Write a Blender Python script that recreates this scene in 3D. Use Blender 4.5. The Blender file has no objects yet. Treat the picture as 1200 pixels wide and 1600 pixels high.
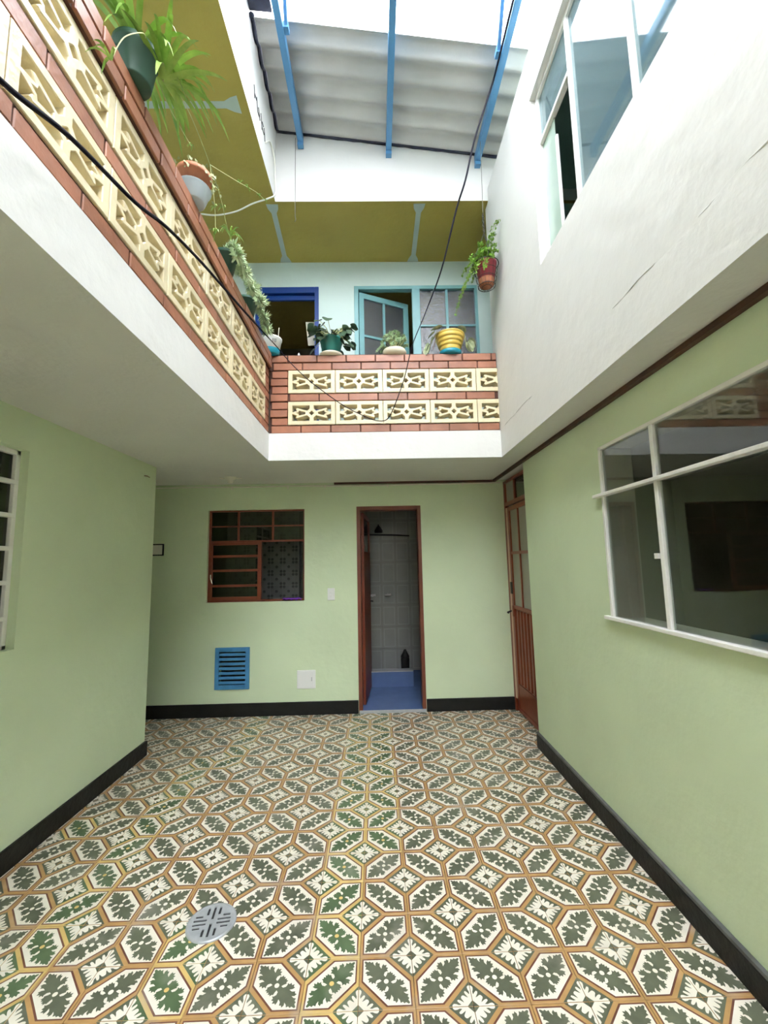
import bpy, bmesh, math, random
from mathutils import Vector, Matrix
from mathutils.geometry import tessellate_polygon
random.seed(7)
scn = bpy.context.scene
C = scn.collection
PI = math.pi

# ------------------------------------------------------------------ camera
F_PX, PITCH, YAW, ROLL, CAMZ = 662.77, 0.1183, 0.0189, -0.0207, 1.5288
cd = bpy.data.cameras.new('camera'); cam = bpy.data.objects.new('camera', cd); C.objects.link(cam)
cy, sy, cp, sp = math.cos(YAW), math.sin(YAW), math.cos(PITCH), math.sin(PITCH)
fw = Vector((sy*cp, cy*cp, sp)); rt = Vector((cy, -sy, 0)); up = rt.cross(fw)
r2 = math.cos(ROLL)*rt + math.sin(ROLL)*up; u2 = -math.sin(ROLL)*rt + math.cos(ROLL)*up
M = Matrix((r2, u2, -fw)).transposed().to_4x4(); M.translation = Vector((0, 0, CAMZ))
cam.matrix_world = M
cd.sensor_fit = 'HORIZONTAL'; cd.sensor_width = 36; cd.lens = 36*F_PX/1200; cd.clip_start = 0.02
scn.camera = cam
# ------------------------------------------------------------------ world (bright overcast sky)
w = bpy.data.worlds.new('sky'); scn.world = w; w.use_nodes = True
bg = w.node_tree.nodes['Background']; bg.inputs[0].default_value = (1.0, 0.985, 0.955, 1); bg.inputs[1].default_value = 7.0
scn.view_settings.view_transform = 'Standard'; scn.view_settings.look = 'None'
scn.view_settings.gamma = 1; scn.view_settings.use_curve_mapping = False
scn.view_settings.exposure = 1.22
scn.cycles.max_bounces = 10; scn.cycles.diffuse_bounces = 6; scn.cycles.transparent_max_bounces = 16

# ------------------------------------------------------------------ materials
def lin(c):
    return tuple(((v/255)/12.92 if v/255 <= .04045 else ((v/255+.055)/1.055)**2.4) for v in c)
MATS = {}
def mat(name, col, rough=.6, var=.06, nscale=3., bump=0., bscale=40., metal=0., rnd=0., spec=.5, col2=None, wear=0., wscale=2., bdist=.02):
    if name in MATS: return MATS[name]
    m = bpy.data.materials.new(name); m.use_nodes = True; MATS[name] = m
    nt = m.node_tree; N = nt.nodes; L = nt.links; b = N['Principled BSDF']
    b.inputs['Roughness'].default_value = rough; b.inputs['Metallic'].default_value = metal
    b.inputs['Specular IOR Level'].default_value = spec
    geo = N.new('ShaderNodeNewGeometry')
    nz = N.new('ShaderNodeTexNoise'); nz.inputs['Scale'].default_value = nscale; nz.inputs['Detail'].default_value = 6
    L.new(geo.outputs['Position'], nz.inputs['Vector'])
    mx = N.new('ShaderNodeMix'); mx.data_type = 'RGBA'
    a = tuple(max(0, c*(1-var)) for c in col)+(1,); c2 = (tuple(min(1, c*(1+var)) for c in col) if col2 is None else col2)+(1,)
    mr = N.new('ShaderNodeMapRange'); mr.inputs[1].default_value = .3; mr.inputs[2].default_value = .7
    L.new(nz.outputs['Fac'], mr.inputs[0]); L.new(mr.outputs[0], mx.inputs[0])
    mx.inputs[6].default_value = a; mx.inputs[7].default_value = c2
    out = mx.outputs[2]
    if wear:
        n3 = N.new('ShaderNodeTexNoise'); n3.inputs['Scale'].default_value = wscale; n3.inputs['Detail'].default_value = 8
        L.new(geo.outputs['Position'], n3.inputs['Vector'])
        m3 = N.new('ShaderNodeMapRange'); m3.inputs[1].default_value = .55; m3.inputs[2].default_value = .75; m3.inputs[4].default_value = wear
        L.new(n3.outputs['Fac'], m3.inputs[0])
        x3 = N.new('ShaderNodeMix'); x3.data_type = 'RGBA'; L.new(m3.outputs[0], x3.inputs[0]); L.new(out, x3.inputs[6])
        x3.inputs[7].default_value = (.42, .38, .33, 1); out = x3.outputs[2]
    if rnd:
        oi = N.new('ShaderNodeObjectInfo'); hs = N.new('ShaderNodeHueSaturation')
        r3 = N.new('ShaderNodeMapRange'); r3.inputs[3].default_value = 1-rnd; r3.inputs[4].default_value = 1+rnd
        L.new(oi.outputs['Random'], r3.inputs[0]); L.new(r3.outputs[0], hs.inputs['Value']); L.new(out, hs.inputs['Color']); out = hs.outputs[0]
    L.new(out, b.inputs['Base Color'])
    if bump:
        n2 = N.new('ShaderNodeTexNoise'); n2.inputs['Scale'].default_value = bscale; n2.inputs['Detail'].default_value = 4
        L.new(geo.outputs['Position'], n2.inputs['Vector'])
        bp = N.new('ShaderNodeBump'); bp.inputs['Strength'].default_value = bump; bp.inputs['Distance'].default_value = bdist
        L.new(n2.outputs['Fac'], bp.inputs['Height']); L.new(bp.outputs[0], b.inputs['Normal'])
    return m
def glass(name, tint=(.9, .95, .95), f0=.05, haze=0., rough=0., hcol=(.5, .62, .62), bump=0., bscale=42.):
    m = bpy.data.materials.new(name); m.use_nodes = True; nt = m.node_tree; N = nt.nodes; L = nt.links
    N.remove(N['Principled BSDF']); o = N['Material Output']
    lw = N.new('ShaderNodeLayerWeight'); lw.inputs[0].default_value = .5
    pw = N.new('ShaderNodeMath'); pw.operation = 'POWER'; pw.inputs[1].default_value = 4.5; L.new(lw.outputs['Facing'], pw.inputs[0])
    mr = N.new('ShaderNodeMapRange'); mr.inputs[3].default_value = f0; mr.inputs[4].default_value = 1.; L.new(pw.outputs[0], mr.inputs[0])
    t = N.new('ShaderNodeBsdfTransparent'); t.inputs[0].default_value = tint+(1,)
    g = N.new('ShaderNodeBsdfGlossy'); g.inputs['Roughness'].default_value = rough
    mx = N.new('ShaderNodeMixShader'); L.new(mr.outputs[0], mx.inputs[0]); L.new(t.outputs[0], mx.inputs[1]); L.new(g.outputs[0], mx.inputs[2])
    if bump:
        ge = N.new('ShaderNodeNewGeometry'); nz = N.new('ShaderNodeTexNoise'); nz.inputs['Scale'].default_value = bscale; nz.inputs['Detail'].default_value = 4
        L.new(ge.outputs['Position'], nz.inputs['Vector']); bp = N.new('ShaderNodeBump'); bp.inputs['Strength'].default_value = bump; bp.inputs['Distance'].default_value = .012
        L.new(nz.outputs['Fac'], bp.inputs['Height']); L.new(bp.outputs[0], g.inputs['Normal'])
    out = mx.outputs[0]
    if haze:
        df = N.new('ShaderNodeBsdfDiffuse'); df.inputs[0].default_value = hcol+(1,)
        m2 = N.new('ShaderNodeMixShader'); m2.inputs[0].default_value = haze; L.new(out, m2.inputs[1]); L.new(df.outputs[0], m2.inputs[2]); out = m2.outputs[0]
    L.new(out, o.inputs[0])
    return m
def skylight_mat():
    m = bpy.data.materials.new('translucent_sheet'); m.use_nodes = True; nt = m.node_tree; N = nt.nodes; L = nt.links
    N.remove(N['Principled BSDF']); o = N['Material Output']
    t = N.new('ShaderNodeBsdfTransparent'); t.inputs[0].default_value = (.86, .90, .97, 1)
    d = N.new('ShaderNodeBsdfTranslucent'); d.inputs[0].default_value = (.80, .84, .95, 1)
    geo = N.new('ShaderNodeNewGeometry'); nz = N.new('ShaderNodeTexNoise'); nz.inputs['Scale'].default_value = 3
    mp = N.new('ShaderNodeMapping'); mp.inputs['Scale'].default_value = (.3, 2.5, 1)
    L.new(geo.outputs['Position'], mp.inputs[0]); L.new(mp.outputs[0], nz.inputs['Vector'])
    mr = N.new('ShaderNodeMapRange'); mr.inputs[1].default_value = .35; mr.inputs[2].default_value = .65; mr.inputs[3].default_value = .35; mr.inputs[4].default_value = .75
    L.new(nz.outputs['Fac'], mr.inputs[0])
    mx = N.new('ShaderNodeMixShader'); L.new(mr.outputs[0], mx.inputs[0]); L.new(t.outputs[0], mx.inputs[1]); L.new(d.outputs[0], mx.inputs[2])
    L.new(mx.outputs[0], o.inputs[0]); return m

GREEN = mat('green_wall_paint', (.625, .725, .495), .55, .05, 1.5, .25, 9.)
WHITE = mat('white_wall_paint', (.66, .655, .62), .6, .03, 2., .35, 7.)
FASC = mat('white_fascia_paint', (.66, .655, .62), .6, .03, 3., .2, 18.)
SOFF = mat('soffit_paint', (.66, .655, .62), .6, .04, 2., .15, 30.)
MINT = mat('pale_mint_paint', (.52, .63, .59), .6, .04, 2., .2, 10.)
YELL = mat('ochre_ceiling_paint', (.42, .335, .07), .6, .08, 2., .2, 20.)
PUTTY = mat('grey_putty', (.42, .50, .46), .7, .05, 6.)
BLACK = mat('black_skirting', (.009, .0095, .009), .5, .3, 8., .2, 30., spec=.3)
GREYTOP = mat('worn_grey_skirting', (.10, .105, .10), .55, .4, 12.)
BRICK = mat('glazed_red_brick', (.33, .135, .075), .38, .15, 9., .12, 25., rnd=.14)
JOINT = mat('dark_brick_joint', (.09, .035, .022), .8, .3, 20.)
CREAM = mat('cream_block_paint', (.72, .62, .40), .35, .06, 8., .2, 35., rnd=.05)
RUST = mat('rust_red_paint', (.20, .042, .018), .42, .15, 6., .08, 30.)
RUSTD = mat('brown_red_paint', (.17, .045, .022), .45, .15, 6.)
WOODB = mat('brown_conduit_paint', (.075, .028, .014), .5, .3, 10.)
BLUE = mat('sky_blue_steel_paint', (.085, .25, .46), .4, .12, 5.)
VENTB = mat('vent_blue_paint', (.06, .24, .47), .45, .12, 14.)
DEEPB = mat('deep_blue_paint', (.002, .036, .20), .4, .1, 6.)
TURQ = mat('turquoise_paint', (.18, .39, .40), .4, .08, 5.)
WFRAME = mat('white_window_paint', (.80, .79, .75), .4, .05, 10., .15, 40.)
WPLAS = mat('white_plastic', (.82, .82, .80), .35, .02)
IVORY = mat('ivory_plastic', (.75, .72, .62), .35, .03)
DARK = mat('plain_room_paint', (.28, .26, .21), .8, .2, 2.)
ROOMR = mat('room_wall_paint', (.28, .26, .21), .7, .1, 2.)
REVEAL = mat('beige_reveal_paint', (.52, .48, .40), .6, .05)
FIBRE = mat('fibre_cement_sheet', (.49, .49, .47), .8, .08, 4., .1, 60.)
DSTRIP = mat('dark_strip_tone', (.03, .035, .06), .7, .3, 20.)  # plain dark tone; in the roof joints it paints the shade of the gap
STEEL = mat('brushed_steel', (.46, .48, .50), .38, .08, 30., metal=.35)
IRON = mat('black_wire', (.015, .014, .014), .5, .1)
CABLE = mat('black_cable', (.010, .009, .016), .75, .1, spec=.15)
WCABLE = mat('white_cable', (.75, .74, .66), .5, .05)
THREAD = mat('grey_wire', (.16, .16, .14), .6, .1)
BTILE = mat('bathroom_wall_tile', (.36, .37, .33), .2, .05, 5., rnd=.05)
BTILE2 = mat('bathroom_tile_inlay', (.46, .47, .43), .2, .05, 5.)
BFLOOR = mat('blue_tile_floor', (.09, .155, .33), .25, .08, 6.)
GROUT = mat('dark_grout', (.30, .22, .14), .9, .2, 30.)
CHROME = mat('chrome', (.8, .8, .8), .12, .02, metal=1.)
PURPLE = mat('purple_cloth', (.14, .03, .34), .8, .2, 30.)
GLASS = glass('clear_glass', (.86, .90, .88), .06)
GLASSU = glass('blue_window_glass', (.75, .88, .88), .10, .22, .04, (.30, .42, .46))
DGLASS = glass('dusky_glass', (.45, .48, .42), .05)
OBSC = glass('obscured_glass', (.55, .58, .58), .10, .02, .04, (.3, .33, .34), .8, 42.)
OBSC2 = glass('obscured_glass_sash', (.55, .58, .58), .07, .08, .2, (.3, .33, .34), .5, 70.)
SKYM = skylight_mat()
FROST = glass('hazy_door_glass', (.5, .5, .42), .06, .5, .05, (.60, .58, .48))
TERRA = mat('terracotta', (.42, .15, .07), .7, .12, 20., .1, 60.)
SOIL = mat('soil', (.03, .02, .012), .95, .3, 60., .4, 80.)
POTG = mat('dark_green_plastic', (.03, .085, .055), .4, .1)
POTT = mat('teal_green_plastic', (.03, .20, .17), .35, .08)
POTY = mat('yellow_plastic', (.72, .50, .10), .35, .06)
POTW = mat('white_ceramic', (.80, .80, .78), .3, .03)
POTLB = mat('pale_blue_enamel', (.50, .58, .64), .35, .05)
TEAL = mat('teal_saucer', (.01, .24, .32), .35, .06)
POTR = mat('red_pot_paint', (.34, .04, .06), .45, .1, 14.)
POTC = mat('cream_saucer', (.72, .66, .52), .5, .05)
LEAFS = mat('spider_leaf', (.20, .42, .05), .45, .3, 12., col2=(.42, .60, .14))
LEAFB = mat('begonia_leaf', (.045, .085, .045), .45, .35, 15.)
LEAFV = mat('variegated_leaf', (.18, .26, .10), .45, .2, 35., col2=(.62, .66, .45))
LEAFF = mat('fern_leaf', (.24, .42, .06), .5, .25, 12.)
LEAFU = mat('succulent_leaf', (.34, .48, .24), .5, .2, 25., col2=(.66, .76, .48))
LEAFW = mat('small_pale_leaf', (.34, .46, .24), .5, .25, 30.)
LEAFD = mat('dry_leaf', (.28, .30, .12), .6, .35, 20.)
STEM = mat('plant_stem', (.42, .44, .18), .6, .2, 20.)

# ------------------------------------------------------------------ helpers
class MB:
    def __init__(s): s.v = []; s.f = []; s.m = []
    def add(s, vs, fs, mi=0):
        o = len(s.v); s.v += [tuple(v) for v in vs]
        for f in fs: s.f.append(tuple(i+o for i in f)); s.m.append(mi)
        return s
    def box(s, x0, x1, y0, y1, z0, z1, mi=0):
        vs = [(x, y, z) for z in (z0, z1) for y in (y0, y1) for x in (x0, x1)]
        return s.add(vs, [(0, 2, 3, 1), (4, 5, 7, 6), (0, 1, 5, 4), (2, 6, 7, 3), (0, 4, 6, 2), (1, 3, 7, 5)], mi)
    def hexa(s, P, mi=0):   # 8 points ordered like box
        return s.add(P, [(0, 2, 3, 1), (4, 5, 7, 6), (0, 1, 5, 4), (2, 6, 7, 3), (0, 4, 6, 2), (1, 3, 7, 5)], mi)
    def tube(s, pts, r, n=8, mi=0, cap=True):
        pts = [Vector(p) for p in pts]; k = len(pts)
        rs = r if isinstance(r, (list, tuple)) else [r]*k
        ref = Vector((.31, .17, .93)); vs = []; prev = None
        for i, p in enumerate(pts):
            t = (pts[min(i+1, k-1)]-pts[max(i-1, 0)]).normalized()
            if prev is None:
                a = t.cross(ref); a = a.normalized() if a.length > 1e-4 else t.orthogonal().normalized()
            else:
                a = (prev-t*prev.dot(t)).normalized()
            prev = a; b = t.cross(a)
            for j in range(n):
                q = 2*PI*j/n; vs.append(p+(a*math.cos(q)+b*math.sin(q))*rs[i])
        fs = [(i*n+j, i*n+(j+1) % n, (i+1)*n+(j+1) % n, (i+1)*n+j) for i in range(k-1) for j in range(n)]
        if cap: fs += [tuple(range(n-1, -1, -1)), tuple(range((k-1)*n, k*n))]
        return s.add(vs, fs, mi)
    def lathe(s, prof, n=28, c=(0, 0, 0), mi=0, cap0=True, cap1=False):
        vs = [(c[0]+r*math.cos(2*PI*j/n), c[1]+r*math.sin(2*PI*j/n), c[2]+z) for r, z in prof for j in range(n)]
        fs = [(i*n+j, i*n+(j+1) % n, (i+1)*n+(j+1) % n, (i+1)*n+j) for i in range(len(prof)-1) for j in range(n)]
        if cap0: fs.append(tuple(range(n-1, -1, -1)))
        if cap1: fs.append(tuple(range((len(prof)-1)*n, len(prof)*n)))
        return s.add(vs, fs, mi)
    def poly(s, pts, mi=0):
        tr = tessellate_polygon([[Vector(p) for p in pts]])
        out = []
        for t in tr:
            a, b, c = [Vector(pts[i]) for i in t]
            out.append(t if (b-a).cross(c-a).z >= 0 else (t[0], t[2], t[1]))
        return s.add(pts, out, mi)
    def mesh(s, name, mats, smooth=False):
        me = bpy.data.meshes.new(name); me.from_pydata(s.v, [], s.f)
        for m in (mats if isinstance(mats, (list, tuple)) else [mats]): me.materials.append(m)
        me.polygons.foreach_set('material_index', s.m)
        if smooth: me.polygons.foreach_set('use_smooth', [True]*len(me.polygons))
        me.update(); return me
    def build(s, name, mats, parent=None, smooth=False, loc=None):
        return link(name, s.mesh(name, mats, smooth), parent, loc)
def link(name, me, parent=None, loc=None, rot=None):
    o = bpy.data.objects.new(name, me); C.objects.link(o)
    if parent is not None: o.parent = parent
    if loc is not None: o.location = loc
    if rot is not None: o.rotation_euler = rot
    return o
def tag(o, label, cat, group=None, kind=None):
    o['label'] = label; o['category'] = cat
    if group: o['group'] = group
    if kind: o['kind'] = kind
    return o
def thing(name, label, cat, loc=(0, 0, 0), group=None, kind=None):
    o = link(name, None, None, loc); o.empty_display_size = .05
    return tag(o, label, cat, group, kind)
def smooth_pts(P, sub=6):
    P = [Vector(p) for p in P]; out = []
    for i in range(len(P)-1):
        p0, p1, p2, p3 = P[max(i-1, 0)], P[i], P[i+1], P[min(i+2, len(P)-1)]
        for k in range(sub):
            t = k/sub
            out.append(.5*((2*p1)+(p2-p0)*t+(2*p0-5*p1+4*p2-p3)*t*t+(3*p1-p0-3*p2+p3)*t**3))
    out.append(P[-1]); return out
def soften(o, w=.004, seg=2):
    b = o.modifiers.new('bevel', 'BEVEL'); b.width = w; b.segments = seg; b.limit_method = 'ANGLE'; return o
def wall(name, axis, pos, thick, u, z, holes, m, label, mat_rev=None):
    """slab in plane axis=pos, extending by thick away from the viewer side; holes are (u0,u1,z0,z1)"""
    us = sorted(set([u[0], u[1]]+[h[i] for h in holes for i in (0, 1) if u[0] < h[i] < u[1]]))
    zs = sorted(set([z[0], z[1]]+[h[i] for h in holes for i in (2, 3) if z[0] < h[i] < z[1]]))
    def solid(i, j):
        if i < 0 or j < 0 or i >= len(us)-1 or j >= len(zs)-1: return False
        a, b = (us[i]+us[i+1])/2, (zs[j]+zs[j+1])/2
        return not any(h[0] < a < h[1] and h[2] < b < h[3] for h in holes)
    P = (lambda p, a, b: (p, a, b)) if axis == 'X' else (lambda p, a, b: (a, p, b))
    mb = MB(); p0, p1 = pos, pos+thick
    for i in range(len(us)-1):
        for j in range(len(zs)-1):
            if not solid(i, j): continue
            a0, a1, b0, b1 = us[i], us[i+1], zs[j], zs[j+1]
            for p in (p0, p1): mb.add([P(p, a0, b0), P(p, a1, b0), P(p, a1, b1), P(p, a0, b1)], [(0, 1, 2, 3)])
            for (di, dj, q) in ((-1, 0, (a0, b0, a0, b1)), (1, 0, (a1, b0, a1, b1)), (0, -1, (a0, b0, a1, b0)), (0, 1, (a0, b1, a1, b1))):
                if not solid(i+di, j+dj):
                    inner = 0 <= i+di < len(us)-1 and 0 <= j+dj < len(zs)-1
                    mb.add([P(p0, q[0], q[1]), P(p1, q[0], q[1]), P(p1, q[2], q[3]), P(p0, q[2], q[3])], [(0, 1, 2, 3)], 1 if (inner and mat_rev) else 0)
    o = mb.build(name, [m, mat_rev or m])
    bm = bmesh.new(); bm.from_mesh(o.data); bmesh.ops.remove_doubles(bm, verts=bm.verts, dist=1e-5)
    bmesh.ops.recalc_face_normals(bm, faces=bm.faces); bm.to_mesh(o.data); bm.free()
    return tag(o, label, 'wall', kind='structure')
def shell(name, x0, x1, y0, y1, z0, z1, sides, m, label):
    mb = MB(); S = {'x0': [(x0, y0, z0), (x0, y1, z0), (x0, y1, z1), (x0, y0, z1)], 'x1': [(x1, y0, z0), (x1, y0, z1), (x1, y1, z1), (x1, y1, z0)],
         'y0': [(x0, y0, z0), (x0, y0, z1), (x1, y0, z1), (x1, y0, z0)], 'y1': [(x0, y1, z0), (x1, y1, z0), (x1, y1, z1), (x0, y1, z1)],
         'z0': [(x0, y0, z0), (x1, y0, z0), (x1, y1, z0), (x0, y1, z0)], 'z1': [(x0, y0, z1), (x0, y1, z1), (x1, y1, z1), (x1, y0, z1)]}
    for k in sides.split(): mb.add(S[k], [(0, 1, 2, 3)])
    return tag(mb.build(name, m), label, 'wall', kind='structure')

# ------------------------------------------------------------------ key dimensions (metres)
D, XL, XR, ZC, XLO, YO, XRO, YL = 4.563, -1.933, 1.305, 2.403, -.9005, 3.527, 1.0855, 3.709
YM, ZC2, ZS = 4.32, 4.82, 2.64
REAR = -5.5  # unseen rear set far back so the longer skylight brightens the lower walls

# ------------------------------------------------------------------ floor
T = .2; TX, TY = -.0943, 1.6512
TAN = mat('tile_tan', (.44, .26, .10), .42, .12, 14., wear=.55, wscale=5.)
TANY = mat('tile_yellow', (.60, .42, .15), .42, .12, 14., wear=.4, wscale=5.)
MAROON = mat('tile_maroon', (.15, .055, .035), .42, .15, 14., wear=.4, wscale=5.)
TCREAM = mat('tile_cream', (.76, .71, .60), .40, .05, 12., wear=.35, wscale=4.)
TGREEN = mat('tile_grey_green', (.105, .115, .075), .42, .15, 16., wear=.35, wscale=4., rnd=.12)
TGREENB = mat('tile_bright_green', (.085, .13, .062), .42, .15, 16., wear=.35, wscale=4., rnd=.12)
TDOT = mat('tile_yellow_dot', (.66, .46, .16), .42, .05)
def tile_mesh(name, bright):
    mb = MB(); g = .4965; H = .0002/T
    # slab: top + sides
    vs = [(-g, -g, -.06), (g, -g, -.06), (g, g, -.06), (-g, g, -.06), (-g, -g, -.008), (g, -g, -.008), (g, g, -.008), (-g, g, -.008)]
    e = g-.008; vs += [(-e, -e, 0), (e, -e, 0), (e, e, 0), (-e, e, 0)]
    mb.add(vs, [(0, 1, 5, 4), (1, 2, 6, 5), (2, 3, 7, 6), (3, 0, 4, 7), (4, 5, 9, 8), (5, 6, 10, 9), (6, 7, 11, 10), (7, 4, 8, 11), (8, 9, 10, 11)], 0)
    def P(pts, mi, lev): mb.poly([(u-.5, v-.5, H*lev) for u, v in pts], mi)
    def hexp(b, c): return [(c-b, b), (1-b, b), (1-b, 1-c+b), (1-c+b, 1-b), (b, 1-b), (b, c-b)]
    P(hexp(.047, .545), 1, 1); P(hexp(.073, .592), 2, 2)
    for s in (0, 1):
        fl = (lambda p: p) if s == 0 else (lambda p: (1-p[0], 1-p[1]))
        b0 = .006
        P([fl(q) for q in [(b0, b0), (.435, b0), (b0, .435)]], 3, 1)
        half = [(.10, b0), (.365, b0), (.362, .03), (.335, .052), (.295, .048), (.25, .03), (.205, .035), (.245, .07), (.268, .098), (.25, .12), (.215, .11), (.15, .065), (.165, .10), (.19, .14), (.188, .165)]
        q = half+[(b, a) for a, b in reversed(half)]
        P([fl(k) for k in q], 2, 2)
    top = [(.0, .17), (.02, .205), (.045, .18), (.07, .20), (.078, .15), (.10, .145), (.078, .09), (.07, .05), (.115, .055), (.14, .10), (.13, .145), (.105, .165), (.15, .175), (.155, .215), (.195, .195), (.215, .24), (.245, .20), (.275, .21), (.265, .16), (.235, .115), (.295, .125), (.335, .17), (.36, .145), (.395, .16), (.395, .11), (.36, .075), (.41, .08), (.45, .105), (.465, .065), (.505, .065), (.51, .03), (.565, .015)]
    up_ = [(-s_, t_) for s_, t_ in reversed(top[1:])]+top
    loop = up_+[(s_, -t_) for s_, t_ in reversed(up_)]
    R2 = math.sqrt(.5)
    P([(.5+(s_+t_)*R2, .5+(-s_+t_)*R2) for s_, t_ in loop], 3, 3)
    P([(.5+.045*math.cos(k*PI/5), .5+.045*math.sin(k*PI/5)) for k in range(10)], 4, 4)
    mb.v = [(x*T, y*T, z*T) for x, y, z in mb.v]
    ms = [TANY, MAROON, TCREAM, TGREENB, TDOT] if bright else [TAN, MAROON, TCREAM, TGREEN, TCREAM]
    return mb, ms
def is_bright(i, j):
    return i == -1 or (i == 0 and j >= 4) or (i == -7 and j < 10) or (i == -4 and j in (0, 1)) or (i == -6 and j >= 9) or (i == -9 and j == 5)
floor = tag(MB().box(-3.6, 3.4, REAR, 6.4, -.2, -.0125).build('floor', GROUT), 'cement tile floor with leaf hexagons and white flowers', 'floor', kind='structure')
TM = {}
for b in (False, True):
    mb, ms = tile_mesh('floor_tile', b); TM[b] = (mb, ms, mb.mesh('floor_tile', ms))
rest = [MB(), MB()]
for i in range(-19, 8):
    for j in range(-37, 16):
        cx, cyy = TX+(i+.5)*T, TY+(j+.5)*T
        if cyy > D+.09 or cx > 1.41+.05: continue
        if cx < XL-.1 and cyy < YL-.1: continue
        if cx > XR+.1 and cyy < 3.55: continue
        b = is_bright(i, j); rot = 0 if (i+j) % 2 == 0 else PI/2
        rot += PI*random.randint(0, 1)
        vis = j >= -1 and cx > -2.55
        if vis:
            link('floor_tile', TM[b][2], floor, (cx, cyy, random.uniform(-.0006, .0006)), (random.uniform(-.002, .002), random.uniform(-.002, .002), rot))
        else:
            c_, s_ = math.cos(rot), math.sin(rot); mb0 = TM[b][0]; r_ = rest[int(b)]; o = len(r_.v)
            r_.v += [(cx+x*c_-y*s_, cyy+x*s_+y*c_, z) for x, y, z in mb0.v]
            r_.f += [tuple(k+o for k in f) for f in mb0.f]; r_.m += mb0.m
for b in (0, 1):
    if rest[b].f:
        o = rest[b].build('floor_tiles_beyond', TM[bool(b)][1], floor); o['kind'] = 'stuff'

# ------------------------------------------------------------------ slab between the storeys: soffit and white fascia
def prism(name, poly, z0, z1, mats, mi_bottom=0):
    mb = MB(); n = len(poly); mb.v = [(x, y, z0) for x, y in poly]+[(x, y, z1) for x, y in poly]
    tr = tessellate_polygon([[Vector((x, y, 0)) for x, y in poly]])
    for t in tr:
        mb.f.append(tuple(t)); mb.m.append(mi_bottom); mb.f.append(tuple(k+n for k in t)); mb.m.append(0)
    for k in range(n): mb.f.append((k, (k+1) % n, n+(k+1) % n, n+k)); mb.m.append(0)
    o = mb.build(name, mats)
    bm = bmesh.new(); bm.from_mesh(o.data); bmesh.ops.recalc_face_normals(bm, faces=bm.faces); bm.to_mesh(o.data); bm.free()
    return o
o = prism('ceiling', [(-3.6, REAR), (XLO, REAR), (XLO, YO), (XRO, YO), (XRO, REAR), (3.4, REAR), (3.4, 6.4), (-3.6, 6.4)], ZC, ZS, [FASC, SOFF], 1)
tag(o, 'off-white soffit and white edge of the balcony slab', 'ceiling', kind='structure')

# ------------------------------------------------------------------ ground floor walls
wall('wall_left', 'X', XL, -.15, (REAR, YL), (0, ZC), [(1.25, 2.352, 1.112, 2.188)], GREEN, 'green painted wall with barred white window', GREEN)
wall('wall_passage', 'Y', YL, -.1, (-3.6, XL-.15), (0, ZC), [], GREEN, 'green painted side wall of the dark passage')
wall('wall_back', 'Y', D, .137, (-3.6, 1.49), (0, ZC), [(-1.803, -.773, 1.145, 2.122), (-.205, .475, .0, 2.127), (-1.675, -1.345, .285, .67)], GREEN, 'green painted wall with bathroom doorway and rust framed window')
wall('wall_right', 'X', XR, .185, (REAR, 3.655), (0, ZC), [(.35, 2.385, 1.195, 2.158)], GREEN, 'green painted wall with wide white framed window', REVEAL)
shell('wall_passage_end', -3.6, -3.5, YL-.1, D+.1, 0, ZC, 'x0', GREEN, 'green end wall of the passage')
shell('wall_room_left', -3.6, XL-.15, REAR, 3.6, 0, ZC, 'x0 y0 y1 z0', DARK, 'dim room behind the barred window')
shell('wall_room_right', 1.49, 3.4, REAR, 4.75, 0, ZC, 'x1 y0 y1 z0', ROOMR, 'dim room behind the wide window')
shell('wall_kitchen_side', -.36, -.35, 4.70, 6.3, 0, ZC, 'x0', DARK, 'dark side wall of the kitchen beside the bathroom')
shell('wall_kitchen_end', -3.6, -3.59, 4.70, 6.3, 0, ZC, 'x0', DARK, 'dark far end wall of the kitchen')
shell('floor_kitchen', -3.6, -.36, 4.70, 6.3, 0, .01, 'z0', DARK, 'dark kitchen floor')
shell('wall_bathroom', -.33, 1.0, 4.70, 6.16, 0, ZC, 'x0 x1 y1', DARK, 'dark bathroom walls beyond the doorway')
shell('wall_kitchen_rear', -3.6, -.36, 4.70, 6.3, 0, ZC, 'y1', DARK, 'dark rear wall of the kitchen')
shell('wall_rear', -3.6, 3.4, REAR, REAR+.1, 0, 6.0, 'y0', WHITE, 'white rear wall of the courtyard')

# ------------------------------------------------------------------ upper walls
wall('wall_upper_right', 'X', XRO, .15, (REAR, 3.63), (ZS, 4.94), [(-.45, 2.5, 3.405, 4.605)], WHITE, 'white plastered upper wall with large window', WHITE)
wall('wall_upper_back', 'Y', YM, .1, (-1.95, 1.9), (ZS, ZC2), [(-1.262, -.58, ZS+.001, 4.525), (-.196, 1.154, 3.45, 4.535)], MINT, 'pale mint wall with blue door and turquoise window', MINT)
shell('wall_upper_left', -1.95, -1.9, REAR, YM, ZS, ZC2, 'x0', MINT, 'pale mint wall along the left balcony')
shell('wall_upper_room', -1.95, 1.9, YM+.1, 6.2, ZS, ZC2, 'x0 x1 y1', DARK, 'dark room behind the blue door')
shell('wall_upper_room_right', XRO+.15, 3.4, REAR, 3.56, ZS, 4.94, 'x1 y1 z1', mat('upper_room_paint', (.30, .40, .33), .7, .1), 'dim pale green room behind the upper window')
shell('wall_corridor_end', 1.9, 1.95, 3.57, YM+.1, ZS, ZC2, 'x0', MINT, 'end wall of the back balcony')
shell('wall_roof_side', 1.95, 2.0, REAR, 3.7, 4.8, 6.0, 'x0', WHITE, 'white wall under the low side of the roof')
o = prism('ceiling_upper', [(-1.95, REAR), (-1.0, REAR), (-1.0, YO+.12), (1.95, YO+.12), (1.95, 6.2), (-1.95, 6.2)], ZC2, ZC2+.08, [YELL, YELL], 0)
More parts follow.
